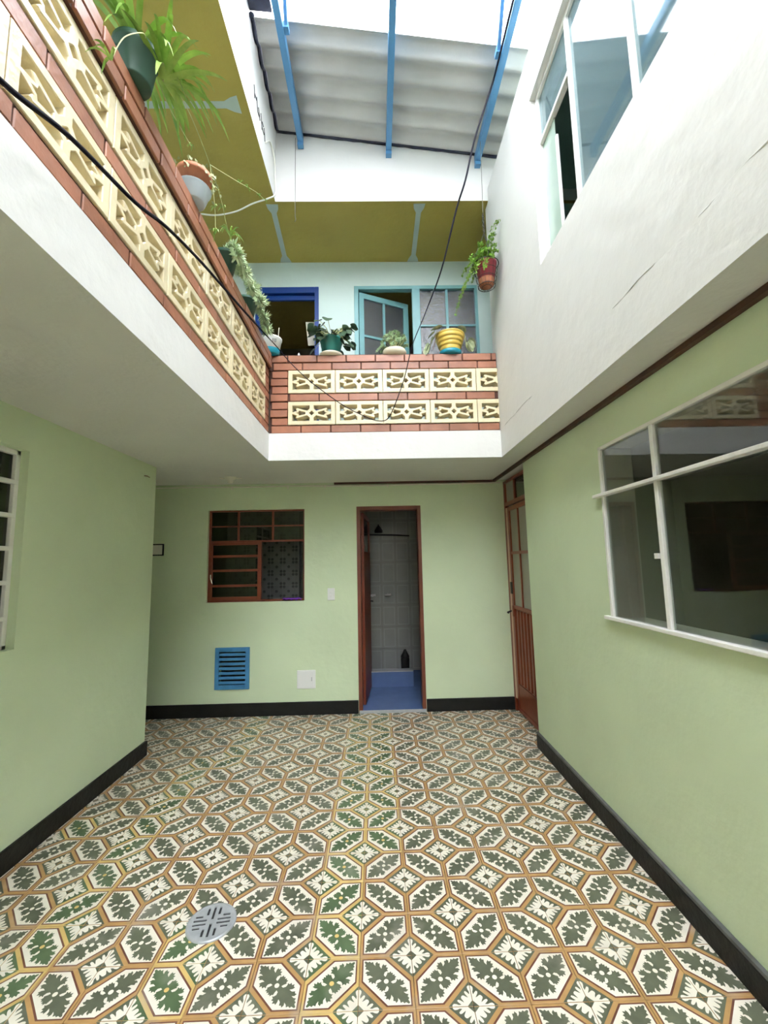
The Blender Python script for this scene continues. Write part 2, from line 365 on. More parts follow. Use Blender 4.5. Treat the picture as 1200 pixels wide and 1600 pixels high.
tag(o, 'ochre yellow balcony ceiling with grey putty joints', 'ceiling', kind='structure')
def putty(pts):
    mb = MB(); n = len(pts); z = ZC2-.0025
    mb.v = [(x, y, z) for x, y in pts]+[(x, y, ZC2+.001) for x, y in pts]
    for t in tessellate_polygon([[Vector((x, y, 0)) for x, y in pts]]): mb.f.append(tuple(t)); mb.m.append(0)
    for k in range(n): mb.f.append((k, (k+1) % n, n+(k+1) % n, n+k)); mb.m.append(0)
    mb.build('putty_joint', PUTTY, o)
def bone(a, b, wd, flare, ends=(1, 1)):
    a, b = Vector(a), Vector(b); d = (b-a).normalized(); n = Vector((-d.y, d.x)); L = []
    e0, e1 = flare*ends[0], flare*ends[1]
    for s in (1, -1):
        q = [(a, 1.7*wd if ends[0] else wd), (a+d*.05, 1.5*wd if ends[0] else wd), (a+d*.10, wd*.75), (b-d*.10, wd*.75), (b-d*.05, 1.5*wd if ends[1] else wd), (b, 1.9*wd if ends[1] else wd)]
        q = [(p+n*s*w_) for p, w_ in q]
        L += q if s == 1 else list(reversed(q))
    return [(p.x, p.y) for p in L]
putty(bone((-1.93, 2.70), (-.93, 2.70), .032, 1, (0, 1)))
putty(bone((-.905, 3.555), (-.937, 4.315), .032, 1))
putty(bone((.454, 3.555), (.456, 4.315), .032, 1))
# fascia walls under the roof
o = prism('wall_roof_fascia', [(-1.0, REAR), (-.868, REAR), (-.868, YO), (1.95, YO), (1.95, YO+.12), (-1.0, YO+.12)], ZC2, 6.0, [WHITE, YELL], 1)
tag(o, 'white roof beam above the ochre balcony ceiling', 'wall', kind='structure')
for k, (y0, z0, y1, z1) in enumerate([(2.83, 5.15, 2.85, 5.06), (2.85, 5.10, 2.90, 5.10), (2.90, 5.13, 2.93, 5.04), (2.93, 5.04, 2.98, 5.05), (2.95, 5.10, 3.0, 5.04), (3.02, 5.13, 3.06, 5.03), (3.06, 5.10, 3.10, 5.10), (3.06, 5.05, 3.12, 5.05), (3.12, 5.11, 3.15, 5.02)]):
    MB().tube([(-.866, y0, z0), (-.866, (y0+y1)/2+.004, (z0+z1)/2), (-.866, y1, z1)], .004, 5).build('black_scrawl', IRON, o)
# uneven plaster ridge on the right wall at slab level
rg = [(XRO+.002+.006*random.random(), 3.5-k*.12, ZS+.010+.007*random.uniform(-1, 1)) for k in range(60)]
ridge = MB().tube(smooth_pts(rg, 3), [.003+.004*random.random() for _ in range(59*3+1)], 6).build('trim_1', WHITE, None, True)
tag(ridge, 'rough plaster ridge along the white upper wall', 'trim', kind='structure')

# ------------------------------------------------------------------ skirting
def skirt(name, boxes, label, grey=False):
    mb = MB()
    for b in boxes: mb.box(*b)
    o = mb.build(name, BLACK); soften(o, .004)
    return tag(o, label, 'baseboard', kind='structure')
skirt('baseboard_back', [(-3.5, -.215, D-.018, D, 0, .13), (.485, 1.395, D-.018, D, 0, .125)], 'black skirting along the back wall')
skirt('baseboard_left', [(XL, XL+.02, REAR, YL+.012, 0, .115)], 'black skirting along the left wall')
br = skirt('baseboard_right', [(XR-.022, XR, REAR, 3.655, 0, .105)], 'black skirting with worn grey top along the right wall')
MB().box(XR-.019, XR, REAR, 3.655, .1055, .119).build('worn_edge', GREYTOP, br)
# ------------------------------------------------------------------ brown strip and cable below the soffit
mb = MB().box(XR-.03, XR-.002, REAR, D-.03, ZC-.028, ZC-.002).box(-.45, XR-.03, D-.026, D-.002, ZC-.024, ZC-.002)
tag(mb.build('trim_2', WOODB), 'dark brown strip along the soffit above the green walls', 'trim', kind='structure')
cab = smooth_pts([(-2.4, D-.008, 2.372), (-1.9, D-.008, 2.375), (-1.3, D-.008, 2.368), (-.95, D-.008, 2.374), (-.5, D-.008, 2.366), (-.1, D-.01, 2.362), (.4, D-.01, 2.366), (1.0, D-.01, 2.368), (1.36, D-.01, 2.372)])
wc = thing('wall_cable', 'thin pale cable clipped along the top of the green back wall', 'cable', (-2.4, D-.008, 2.372))
MB().tube([p-Vector((-2.4, D-.008, 2.372)) for p in cab], .0065, 6).build('cable', IVORY, wc, True)
for x in (-1.55, -.95, -.55, .13, .95):
    MB().box(-.006, .006, -.012, .006, -.03, .004).build('clip', IVORY, wc, loc=(x+2.4, -.002, 0))

# ------------------------------------------------------------------ breeze blocks and bricks
BW, BH, BD = .405, .205, .10
def block_mesh(name, cut=None):
    u = BW/494.; W2, H2 = BW/2, BH/2
    outer = [(-W2, -H2), (W2, -H2), (W2, H2), (-W2, H2)]
    tl = [(-202, 86), (-22, 86), (-22, 52), (-46, 26), (-152, 58), (-166, 50), (-152, 24), (-202, 12)]
    ar = [(-132, 27), (-66, 10), (-66, -10), (-132, -27), (-136, -10), (-158, 0), (-136, 10)]
    dm = [(-25, 0), (0, -26), (25, 0), (0, 26)]
    def mir(p, sx, sz): return [(sx*a*u, sz*b*u*BH/BW*494/260) for a, b in p]
    holes = [mir(tl, sx, sz) for sx in (1, -1) for sz in (1, -1)]+[mir(ar, s, 1) for s in (1, -1)]+[mir(dm, 1, 1)]
    loops = [outer]+holes; mb = MB(); off = 0; tot = sum(len(l) for l in loops)
    # hole loops taper towards the back
    front = [(x, 0, z) for l in loops for x, z in l]
    back = [(x, BD, z) for l in loops for x, z in l]
    mb.v = front+back
    for t in tessellate_polygon([[Vector((x, z, 0)) for x, z in l] for l in loops]):
        mb.f.append(tuple(t)); mb.f.append(tuple(k+tot for k in t)); mb.m += [0, 0]
    for l in loops:
        n = len(l)
        for k in range(n):
            mb.f.append((off+k, off+(k+1) % n, tot+off+(k+1) % n, tot+off+k)); mb.m.append(0)
        off += n
    me = mb.mesh(name, CREAM)
    bm = bmesh.new(); bm.from_mesh(me); bmesh.ops.recalc_face_normals(bm, faces=bm.faces)
    if cut is not None:
        r = bmesh.ops.bisect_plane(bm, geom=bm.verts[:]+bm.edges[:]+bm.faces[:], plane_co=(cut, 0, 0), plane_no=(1, 0, 0), clear_outer=True)
    else:
        ed = [e for e in bm.edges if len(e.link_faces) == 2 and abs(e.verts[0].co.y) < 1e-6 and abs(e.verts[1].co.y) < 1e-6 and e.calc_face_angle(0) > .5]
        bmesh.ops.bevel(bm, geom=ed, offset=.003, segments=1, affect='EDGES')
    bm.to_mesh(me); bm.free(); return me
BLOCK = block_mesh('breeze_block')
BRK = {}
def brick_mesh(l):
    l = round(l, 4)
    if l not in BRK:
        me = MB().box(0, l, 0, .105, 0, .0605).mesh('brick', BRICK)
        bm = bmesh.new(); bm.from_mesh(me)
        bmesh.ops.bevel(bm, geom=bm.edges[:], offset=.003, segments=1, affect='EDGES'); bm.to_mesh(me); bm.free()
        BRK[l] = me
    return BRK[l]
CP = .0704; Z0 = ZS+.003
def course_z(k): return Z0+k*CP
BP = .2548
# back parapet
par = thing('balcony_parapet', 'brick and cream breeze block parapet of the back balcony', 'parapet', (0, YO, ZS))
def pbrick(x0, x1, k, dy=0.):
    link('brick', brick_mesh(x1-x0-.009), par, (x0+.0045, random.uniform(-.002, .002)+dy, course_z(k)-ZS))
def run(a0, b0, first, k, fn):
    x = first
    while x > a0: x -= BP
    while x < b0:
        s, e = max(x, a0), min(x+BP, b0)
        if e-s > .03: fn(s, e, k)
        x += BP
XE = XRO-.003
XB0 = -.743
run(-.895, XE, -.884, 0, pbrick); run(XB0, XE, -.728, 4, pbrick); run(-.895, XE, -.872, 8, pbrick); run(-.895, XE, -.746, 9, pbrick)
for k in (1, 2, 3, 4, 5, 6, 7): pbrick(-.895+(.012 if k % 2 else 0), XB0+.003, k, .004 if k % 2 else 0)
core = MB()
for k in (0, 4, 8, 9): core.box(-.90, XE, .012, .095, course_z(k)-ZS-.002, course_z(k)-ZS+CP-.002)
core.box(-.90, XB0, .022, .095, 0, 10*CP-.004)
core.build('mortar_core', JOINT, par)
for row, kz in ((0, 1), (1, 5)):
    zc_ = course_z(kz)-ZS+(3*CP-.008)/2
    for q in range(5):
        xc = -.742+.409*(q+.5)
        if xc+BW/2 > XE: me = block_mesh('breeze_block', XE-xc)
        else: me = BLOCK
        link('breeze_block', me, par, (xc, -.003, zc_))
# left parapet, front faces +X
lpar = thing('balcony_parapet', 'brick and cream breeze block parapet of the left balcony carrying the spider plant', 'parapet', (XLO, 0, ZS))
def lbrick(y0, y1, k):
    out = .025 if k >= 8 else 0.
    link('brick', brick_mesh(y1-y0-.008), lpar, (out+random.uniform(-.002, .002), y0+.004, course_z(k)-ZS), (0, 0, PI/2))
run(REAR, YO-.005, .964, 0, lbrick); run(REAR, 3.385, 1.051, 4, lbrick); run(REAR, YO-.03, 1.10, 8, lbrick); run(REAR, YO-.03, .975, 9, lbrick)
for k in (1, 2, 3, 4, 5, 6, 7): lbrick(3.388, YO-.006-(.01 if k % 2 else 0), k)
core = MB()
for k in (0, 4): core.box(-.095, -.006, REAR, YO-.01, course_z(k)-ZS-.002, course_z(k)-ZS+CP-.002)
core.box(-.095, .012, REAR, YO-.035, 8*CP+.001, 10*CP-.006)
core.box(-.095, -.02, 3.385, YO-.01, 0, 8*CP)
core.build('mortar_core', JOINT, lpar)
for kz in (1, 5):
    zc_ = course_z(kz)-ZS+(3*CP-.008)/2
    for q in range(14):
        yc = 3.385-.409*(q+.5)
        if yc > REAR+.2: link('breeze_block', BLOCK, lpar, (.004, yc, zc_), (0, 0, PI/2))

# ------------------------------------------------------------------ roof
def rz(x): return 5.546-.132*(x+.887)
def corr(name, x0, x1, y0, y1, dz, m, pitch=.165, A=.026, nx=6, smooth=True, th=.006):
    mb = MB(); ny = int((y1-y0)/pitch*12); 
    for t in (0, th):
        for i in range(nx+1):
            x = x0+(x1-x0)*i/nx
            for j in range(ny+1):
                y = y0+(y1-y0)*j/ny; mb.v.append((x, y, rz(x)+dz+t+A*math.sin(2*PI*(y-.05)/pitch)))
    n1 = (nx+1)*(ny+1); q = ny+1
    for i in range(nx):
        for j in range(ny):
            a = i*q+j
            mb.f.append((a, a+1, a+q+1, a+q)); mb.m.append(0)
            if th: mb.f.append((n1+a, n1+a+q, n1+a+q+1, n1+a+1)); mb.m.append(0)
    if th:
        for j in range(ny): mb.f += [(j, n1+j, n1+j+1, j+1), (nx*q+j, nx*q+j+1, n1+nx*q+j+1, n1+nx*q+j)]; mb.m += [0, 0]
        for i in range(nx): mb.f += [(i*q, (i+1)*q, n1+(i+1)*q, n1+i*q), (i*q+ny, n1+i*q+ny, n1+(i+1)*q+ny, (i+1)*q+ny)]; mb.m += [0, 0]
    return mb.build(name, m, None, smooth)
tag(corr('roof_sheet', -.835, 1.94, 2.69, 3.50, 0, FIBRE), 'grey corrugated fibre cement roof sheet above the white beam', 'roof')
def flat_sheet(x0, x1, y0, y1, dz):
    mb = MB(); ny = int((y1-y0)/.02)
    for j in range(ny+1):
        y = y0+(y1-y0)*j/ny
        for x in (x0, x1): mb.v.append((x, y, rz(x)+dz+.012*math.sin(2*PI*y/.165)))
    for j in range(ny): mb.f.append((2*j, 2*j+1, 2*j+3, 2*j+2)); mb.m.append(0)
    return mb
tag(flat_sheet(-.695, 1.94, REAR+.01, 2.78, .06).build('skylight_sheet', SKYM, None, True), 'translucent corrugated skylight sheet glowing with daylight', 'skylight')
tag(MB().hexa([(-.866, REAR+.01, 5.60), (-.70, REAR+.01, 5.58), (-.866, 2.69, 5.60), (-.70, 2.69, 5.58), (-.866, REAR+.01, 5.64), (-.70, REAR+.01, 5.62), (-.866, 2.69, 5.64), (-.70, 2.69, 5.62)]).build('edge_strip', DSTRIP), 'dark strip between white fascia and skylight', 'edge_strip')  # plain dark strip filling the space beside the skylight
# dark strips painted in for the shade of the gaps along the roof edge
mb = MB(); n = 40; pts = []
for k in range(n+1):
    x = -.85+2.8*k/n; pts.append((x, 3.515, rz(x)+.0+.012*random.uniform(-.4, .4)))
tag(MB().tube(pts, .022, 6).build('roof_gap_shade', DSTRIP, None, True), 'dark strip standing in for the shaded gap where roof meets the back beam', 'gap_shade')
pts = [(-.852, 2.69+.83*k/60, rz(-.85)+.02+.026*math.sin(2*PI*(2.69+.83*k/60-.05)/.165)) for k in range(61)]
tag(MB().tube(pts, .02, 6).build('roof_gap_shade', DSTRIP, None, True), 'dark wavy strip standing in for the shaded gap where roof meets the left fascia', 'gap_shade')
# blue steel beams
for x, zb, lab in ((-.635, 5.39, 'sky blue steel roof beam beside the white left fascia'), (.178, 5.295, 'sky blue steel roof beam between the two others'), (1.0, 5.185, 'sky blue steel roof beam above the hanging fern basket')):
    b = thing('steel_beam', lab, 'beam', (x, YO, zb), 'sky blue roof beams')
    soften(MB().box(-.025, .025, REAR-YO+.02, -.001, 0, .085).build('rafter', BLUE, b), .004)
    MB().box(-.026, .026, -.045, -.001, -.035, -.0005).build('end_plate', BLUE, b)
    if abs(x) > .5:
        s = 1 if x < 0 else -1
        MB().hexa([(.03*s, -.86, .02), (.055*s, -.86, .02), (.03*s, -.83, .02), (.055*s, -.83, .02), (.06*s, -1.10, .15), (.085*s, -1.10, .15), (.06*s, -1.07, .15), (.085*s, -1.07, .15)]).build('brace', BLUE, b)
        MB().box(.0255*s if s > 0 else -.062, .062 if s > 0 else -.0255, -.875, -.825, .015, .055).build('cleat', BLUE, b)

# ------------------------------------------------------------------ windows and doors
def frame_part(boxes, m, parent, name='frame', bev=.003):
    mb = MB()
    for b in boxes: mb.box(*b)
    return soften(mb.build(name, m, parent), bev)
def part_box(name, b, m, parent):
    return MB().box(*b).build(name, m, parent)
# window_1: wide window in the right wall, frame on the outer face
w1 = thing('window_1', 'wide white steel window in the right green wall', 'window', (XR, 1.37, 1.195), kind='structure')
oy, oz = -1.37, -1.195
def W1(y0, y1, z0, z1, x0=-.012, x1=.014): return (x0, x1, y0+oy, y1+oy, z0+oz, z1+oz)
frame_part([W1(2.366, 2.388, 1.19, 2.165), W1(.345, .375, 1.19, 2.165), W1(.345, 2.388, 2.145, 2.165)], WFRAME, w1, 'frame')
frame_part([W1(.345, 2.435, 1.187, 1.206, -.026, .014)], WFRAME, w1, 'sill')
frame_part([W1(.345, 2.45, 1.876, 1.894, -.032, .014)], WFRAME, w1, 'transom')
for y in (1.90, 1.0):
    frame_part([W1(y, y+.026, 1.205, 1.876), W1(y, y+.026, 1.894, 2.145)], WFRAME, w1, 'mullion')
ys = [.375, 1.0, 1.04, 1.892, 1.932, 2.358]
for a, b in ((.375, 1.0), (1.026, 1.90), (1.926, 2.366)):
    for c, d_ in ((1.206, 1.876), (1.894, 2.145)):
        part_box('pane', W1(a, b, c, d_, .003, .006), GLASS, w1)
part_box('latch', W1(1.93, 1.955, 1.52, 1.545, -.02, 0), WFRAME, w1)
# window_2: barred window in the left wall, set in a recess
w2 = thing('window_2', 'white barred window in the recess of the left green wall', 'window', (XL-.066, 1.8, 1.112), kind='structure')
def W2(y0, y1, z0, z1, x0=-.02, x1=.02): return (x0, x1, y0-1.8, y1-1.8, z0-1.112, z1-1.112)
frame_part([W2(2.325, 2.352, 1.112, 2.188), W2(1.25, 1.275, 1.112, 2.188), W2(1.25, 2.352, 2.16, 2.188), W2(1.25, 2.352, 1.112, 1.135)], WFRAME, w2)
for z in (1.273, 1.462, 1.645, 1.824, 2.008):
    frame_part([W2(1.275, 2.34, z-.012, z+.012, -.018, .026)], WFRAME, w2, 'bar')
frame_part([W2(1.79, 1.815, 1.135, 2.16)], WFRAME, w2, 'mullion')
for c, d_ in zip((1.135, 1.285, 1.474, 1.657, 1.836, 2.02), (1.261, 1.45, 1.633, 1.812, 1.996, 2.16)):
    for a, b in ((1.275, 1.79), (1.815, 2.325)): part_box('pane', W2(a, b, c, d_, -.004, -.001), DGLASS, w2)
# window_3: rust framed window in the back wall
w3 = thing('window_3', 'rust red sliding window in the back green wall', 'window', (-1.288, D+.055, 1.145), kind='structure')
def W3(x0, x1, z0, z1, y0=-.02, y1=.02): return (x0+1.288, x1+1.288, y0, y1, z0-1.145, z1-1.145)
frame_part([W3(-1.803, -1.782, 1.145, 2.122), W3(-.79, -.773, 1.145, 2.122), W3(-1.782, -.79, 2.105, 2.122), W3(-1.782, -.79, 1.145, 1.166), W3(-1.782, -.79, 1.775, 1.795)], RUST, w3)
s3 = frame_part([W3(-1.782, -1.752, 1.166, 1.775, -.034, -.006), W3(-1.275, -1.235, 1.166, 1.775, -.034, -.006), W3(-1.752, -1.275, 1.745, 1.775, -.034, -.006), W3(-1.752, -1.275, 1.166, 1.2, -.034, -.006)]+
                [W3(-1.752, -1.275, z-.013, z+.013, -.034, -.006) for z in (1.627, 1.475, 1.315)], RUST, w3, 'sliding_sash')
for c, d_ in ((1.2, 1.302), (1.328, 1.462), (1.488, 1.614), (1.64, 1.745)): part_box('pane', W3(-1.752, -1.275, c, d_, -.02, -.017), DGLASS, s3)
for x in (-1.49, -1.12): frame_part([W3(x-.01, x+.01, 1.795, 2.105)], RUST, w3, 'mullion')
frame_part([W3(-1.782, -.79, 1.94, 1.955)], RUST, w3, 'glazing_bar')
for a, b in ((-1.782, -1.50), (-1.48, -1.13), (-1.11, -.79)):
    for c, d_ in ((1.795, 1.94), (1.955, 2.105)): part_box('pane', W3(a, b, c, d_, -.002, .001), DGLASS, w3)
MB().tube([(-1.765+1.288, -.04, .29), (-1.762+1.288, -.05, .26), (-1.748+1.288, -.04, .20)], .007, 6).build('handle', CHROME, w3)
part_box('inner_post', W3(-.855, -.83, 1.166, 2.105, .09, .11), BLACK, w3)
# patterned tiles on the kitchen wall behind
kt = thing('kitchen_tile_panel', 'dark kitchen tile wall with dotted pattern seen through the rust window', 'tile panel', (-1.10, 5.35, 1.0))
KT = MB().box(-.0735, .0735, 0, .012, -.0735, .0735).lathe([(.05, 0), (.048, .003), (.001, .0031)], 10).mesh
kb = MB().box(-.0735, .0735, 0, .012, -.0735, .0735, 0)
for a, b in ((0, 0), (.055, .055), (-.055, .055), (.055, -.055), (-.055, -.055)):
    pts = [(a+.018*math.cos(k*PI/4), -.0006, b+.018*math.sin(k*PI/4)) for k in range(8)]
    kb.add(pts, [tuple(range(8))], 1)
ktm = kb.mesh('wall_tile', [mat('kitchen_tile', (.22, .225, .205), .3, .1, 9., rnd=.06), mat('kitchen_tile_dot', (.09, .09, .085), .4, .1)])
for i in range(9):
    for j in range(9): link('wall_tile', ktm, kt, (-.6+i*.15, 0, .05+j*.15))
part_box('backing', (-.7, .7, .0125, .04, -.05, 1.35), DARK, kt)
# bathroom door frame and leaf
d1 = thing('door_1', 'rust red bathroom door standing open inside its frame', 'door', (.135, D, 0), kind='structure')
def D1(x0, x1, z0, z1, y0=-.008, y1=.137): return (x0-.135, x1-.135, y0, y1, z0, z1)
frame_part([D1(-.212, -.172, 0, 2.135), D1(.445, .482, 0, 2.135), D1(-.172, .445, 2.095, 2.135)], RUSTD, d1)
lf = link('door_leaf', None, d1, (-.17-.135, .14, .035)); lf.rotation_euler = (0, 0, math.radians(84.5)); lf.empty_display_size = .05
bpy.data.objects.remove(lf)
leafmb = MB().box(0, .70, -.028, 0, .0, 1.02).box(0, .05, -.028, 0, 1.02, 2.05).box(.65, .70, -.028, 0, 1.02, 2.05).box(.05, .65, -.028, 0, 2.0, 2.05).box(.05, .65, -.028, 0, 1.02, 1.62)
lf = leafmb.build('door_leaf', RUST, d1, loc=(-.170-.135, .145, .036)); lf.rotation_euler = (0, 0, math.radians(85.5))
MB().box(.05, .65, -.016, -.012, 1.62, 2.0).build('pane', DGLASS, lf)
MB().tube([(.66, -.028, 1.02), (.66, -.06, 1.02), (.60, -.06, 1.02)], .008, 6).build('handle', IRON, lf)
# bathroom interior
bf = MB().box(-.2, .47, D-.012, D+.137, 0, .028).box(-.33, 1.0, D+.137, 6.16, -.001, .028).build('floor_bathroom', BFLOOR)
tag(bf, 'blue tiled bathroom floor', 'floor', kind='structure')
tag(soften(MB().box(-.205, .478, D-.022, D-.0125, .0, .03).build('door_sill', STEEL), .002), 'grey metal sill at the foot of the bathroom doorway', 'sill')
st = thing('shower_step', 'blue tiled shower kerb with silver edge in the bathroom', 'step', (.05, 5.36, .028))
MB().box(-.375, .37, 0, .12, 0, .175).build('riser', BFLOOR, st)
MB().box(-.375, .37, -.006, .125, .1755, .185).build('edge_trim', STEEL, st)
btb = MB().box(-.0985, .0985, 0, .01, -.1485, .1485, 0)
for (x0, x1, z0, z1) in ((-.075, .075, .115, .122), (-.075, .075, -.122, -.115), (-.078, -.071, -.122, .122), (.071, .078, -.122, .122)): btb.box(x0, x1, -.0015, 0, z0, z1, 1)
btm = btb.mesh('wall_tile', [BTILE, BTILE2])
bp = thing('bathroom_tile_wall', 'grey rectangular wall tiles with inset outlines behind the shower', 'tile wall', (.16, 6.12, .03))
for i in range(7):
    for j in range(8): link('wall_tile', btm, bp, (-.40+i*.2, 0, .15+j*.3))
part_box('backing', (-.49, .83, .0105, .035, 0, 2.36), DARK, bp)
for k, x in enumerate((-.072, .145)):
    t = thing('shower_tap', ('white tap on the bathroom tiles beside the open door leaf', 'white tap on the bathroom tiles below the dark shower head')[k], 'tap', (x, 6.118, 1.068), 'shower taps')
    MB().tube([(0, 0, 0), (0, -.05, 0)], .02, 10).build('body', WPLAS, t, True)
    MB().tube([(-.045, -.06, 0), (.045, -.055, .008)], .015, 8).build('lever', WPLAS, t, True)
tag(MB().tube([(-.325, 5.55, 1.90), (.2, 5.55, 1.885), (.43, 5.55, 1.87)], .011, 8).build('curtain_rod', IRON, None, True), 'dark shower curtain rod across the bathroom', 'rod')
sh = thing('wall_shower', 'dark shower head above the curtain rod', 'shower head', (.03, 6.118, 2.0))
MB().tube([(0, 0, .05), (0, -.12, .06), (0, -.2, .02)], .01, 8).build('arm', IRON, sh, True)
MB().lathe([(.055, -.06), (.06, -.03), (.03, .02), (.012, .04)], 16, (0, -.2, 0)).build('rose', IRON, sh, True)
tb = thing('narrow_container', 'dark narrow container standing behind the blue shower kerb', 'container', (.335, 5.55, .028))  # plain container standing in for an unidentified dark object
MB().lathe([(.045, 0), (.055, .28), (.05, .30)], 16, cap1=True).build('body', BLACK, tb, True)
MB().lathe([(.054, .30), (.054, .32), (.03, .36), (.012, .40)], 16, cap1=True).build('lid', BLACK, tb, True)
# steel door in the right wall recess
d2 = thing('door_2', 'rust red steel door with fluted lower panel and glazed top', 'door', (1.40, 4.1, 0), kind='structure')
def D2(y0, y1, z0, z1, x0=0., x1=.035): return (x0, x1, y0-4.1, y1-4.1, z0, z1)
frame_part([D2(4.515, 4.56, .0, 2.375, -.005), D2(3.66, 3.70, 0, 2.375, -.005), D2(3.70, 4.515, 2.345, 2.375, -.005), D2(3.70, 4.515, 2.10, 2.14, -.005)], RUST, d2)
part_box('transom_bar', D2(4.225, 4.25, 2.14, 2.345, .002), RUST, d2)
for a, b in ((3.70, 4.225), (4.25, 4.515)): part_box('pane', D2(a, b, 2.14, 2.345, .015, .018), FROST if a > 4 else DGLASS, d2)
part_box('stile_glint', D2(4.475, 4.512, .13, 2.08, -.004, .03), mat('stile_glint_beige', (.60, .42, .30), .5), d2)  # light reflection along the door stile, painted in as a beige strip
lf2 = frame_part([D2(4.42, 4.47, .02, 2.085), D2(3.705, 3.75, .02, 2.085), D2(3.75, 4.42, 2.04, 2.085), D2(3.75, 4.42, 1.03, 1.065), D2(3.75, 4.42, .02, .06)], RUST, d2, 'leaf')
part_box('glazing_bar', D2(3.75, 4.42, 1.585, 1.615, .003), RUST, lf2); part_box('glazing_bar', D2(4.16, 4.185, 1.615, 2.04, .003), RUST, lf2); part_box('glazing_bar', D2(4.16, 4.185, 1.065, 1.585, .003), RUST, lf2)
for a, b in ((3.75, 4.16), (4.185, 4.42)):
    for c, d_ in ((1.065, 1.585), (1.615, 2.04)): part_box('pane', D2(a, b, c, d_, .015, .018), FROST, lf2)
part_box('panel', D2(3.75, 4.42, .06, 1.03, .02, .03), RUST, lf2)
for k in range(7):
    y = 3.79+k*.088; part_box('flute', D2(y, y+.042, .30, 1.02, .003, .02), RUST, lf2)
part_box('kick_plate', D2(3.75, 4.42, .06, .285, .006, .02), RUST, lf2)
part_box('lock', D2(4.43, 4.475, 1.18, 1.30, -.012, 0), IRON, lf2)
MB().tube([(-.002, .40, 1.0), (-.045, .40, .985), (-.05, .36, .985)], .009, 8).build('handle', IRON, lf2, True)
part_box('brass_plate', D2(4.425, 4.46, .95, 1.06, -.008, 0), RUST, lf2)
# window_4: upper right window
w4 = thing('window_4', 'large white framed window in the upper white wall', 'window', (XRO+.05, 1.0, 3.405), kind='structure')
def W4(y0, y1, z0, z1, x0=-.014, x1=.02): return (x0, x1, y0-1.0, y1-1.0, z0-3.405, z1-3.405)
frame_part([W4(2.468, 2.5, 3.405, 4.605), W4(-.45, -.42, 3.405, 4.605), W4(-.42, 2.468, 4.575, 4.605), W4(-.42, 2.468, 3.405, 3.44)], WFRAME, w4)
MUL = (2.035, 1.535, 1.035, .535, .035)
for y in MUL: frame_part([W4(y, y+.028, 3.44, 4.575)], WFRAME, w4, 'mullion')
frame_part([W4(2.063, 2.468, 4.235, 4.262)], WFRAME, w4, 'transom')
part_box('pane', W4(2.063, 2.468, 4.262, 4.575, .002, .005), GLASSU, w4)
sl = frame_part([W4(2.275, 2.295, 3.44, 4.10, .004, .018)], WFRAME, w4, 'sliding_sash', .002)
part_box('pane', W4(2.295, 2.468, 3.44, 4.235, .008, .011), mat('pale_green_pane', (.40, .52, .44), .15, .08, 3.), sl)
E_ = [-.42, .035, .063, .535, .563, 1.035, 1.063, 1.535, 1.563, 2.035]
for a, b in zip(E_[0::2], E_[1::2]): part_box('pane', W4(a, b, 3.44, 4.575, .002, .005), GLASSU, w4)
# window_5 turquoise + door_3 blue in the mint wall
w5 = thing('window_5', 'turquoise window with open sash and obscured glass in the mint wall', 'window', (.479, YM+.03, 3.45), kind='structure')
def W5(x0, x1, z0, z1, y0=-.036, y1=.03): return (x0-.479, x1-.479, y0, y1, z0-3.45, z1-3.45)
frame_part([W5(-.196, -.15, 3.45, 4.535), W5(1.125, 1.154, 3.45, 4.535), W5(-.15, 1.125, 4.495, 4.535), W5(.435, .52, 3.45, 4.495), W5(-.15, .435, 3.45, 3.48), W5(.52, 1.125, 3.45, 3.48)], TURQ, w5)
part_box('glazing_bar', W5(.805, .83, 3.48, 4.495, -.02, .01), TURQ, w5); part_box('glazing_bar', W5(.52, 1.125, 4.068, 4.086, -.018, .01), TURQ, w5)
for a, b in ((.52, .805), (.83, 1.125)):
    for c, d_ in ((3.48, 4.068), (4.086, 4.495)): part_box('pane', W5(a, b, c, d_, -.003, .003), OBSC, w5)
sm = MB()
for b in ((0, .055, -.02, .015, 0, .985), (.54, .60, -.02, .015, 0, .985), (.055, .54, -.02, .015, .925, .985), (.055, .54, -.02, .015, 0, .05), (.285, .31, -.015, .01, .05, .925), (.055, .285, -.015, .01, .485, .51), (.31, .54, -.015, .01, .485, .51)): sm.box(*b)
sash = sm.build('open_sash', TURQ, w5, loc=(-.149-.479, -.012, .03)); sash.rotation_euler = (0, 0, math.radians(23))
for a, b in ((.055, .285), (.31, .54)):
    for c, d_ in ((.05, .485), (.51, .925)): MB().box(a, b, -.004, .002, c, d_).build('pane', OBSC2, sash)
d3 = thing('door_3', 'deep blue door frame around a dark opening on the back balcony', 'door', (-.92, YM, ZS), kind='structure')
frame_part([(-.342, -.29, -.012, .1, 0, 1.885), (.295, .340, -.012, .1, 0, 1.885), (-.29, .295, -.012, .1, 1.815, 1.885)], DEEPB, d3)
frame_part([(-.29, .295, .03, .06, 1.76, 1.815)], DEEPB, d3, 'inner_head')
cu = MB().poly([(.20, 0, 0), (.29, 0, 0), (.29, .28, 0), (.17, .28, 0)])
cu.v = [(x, .16, 1.30+y) for x, y, z in cu.v]; cu.build('hanging_cloth', REVEAL, d3)

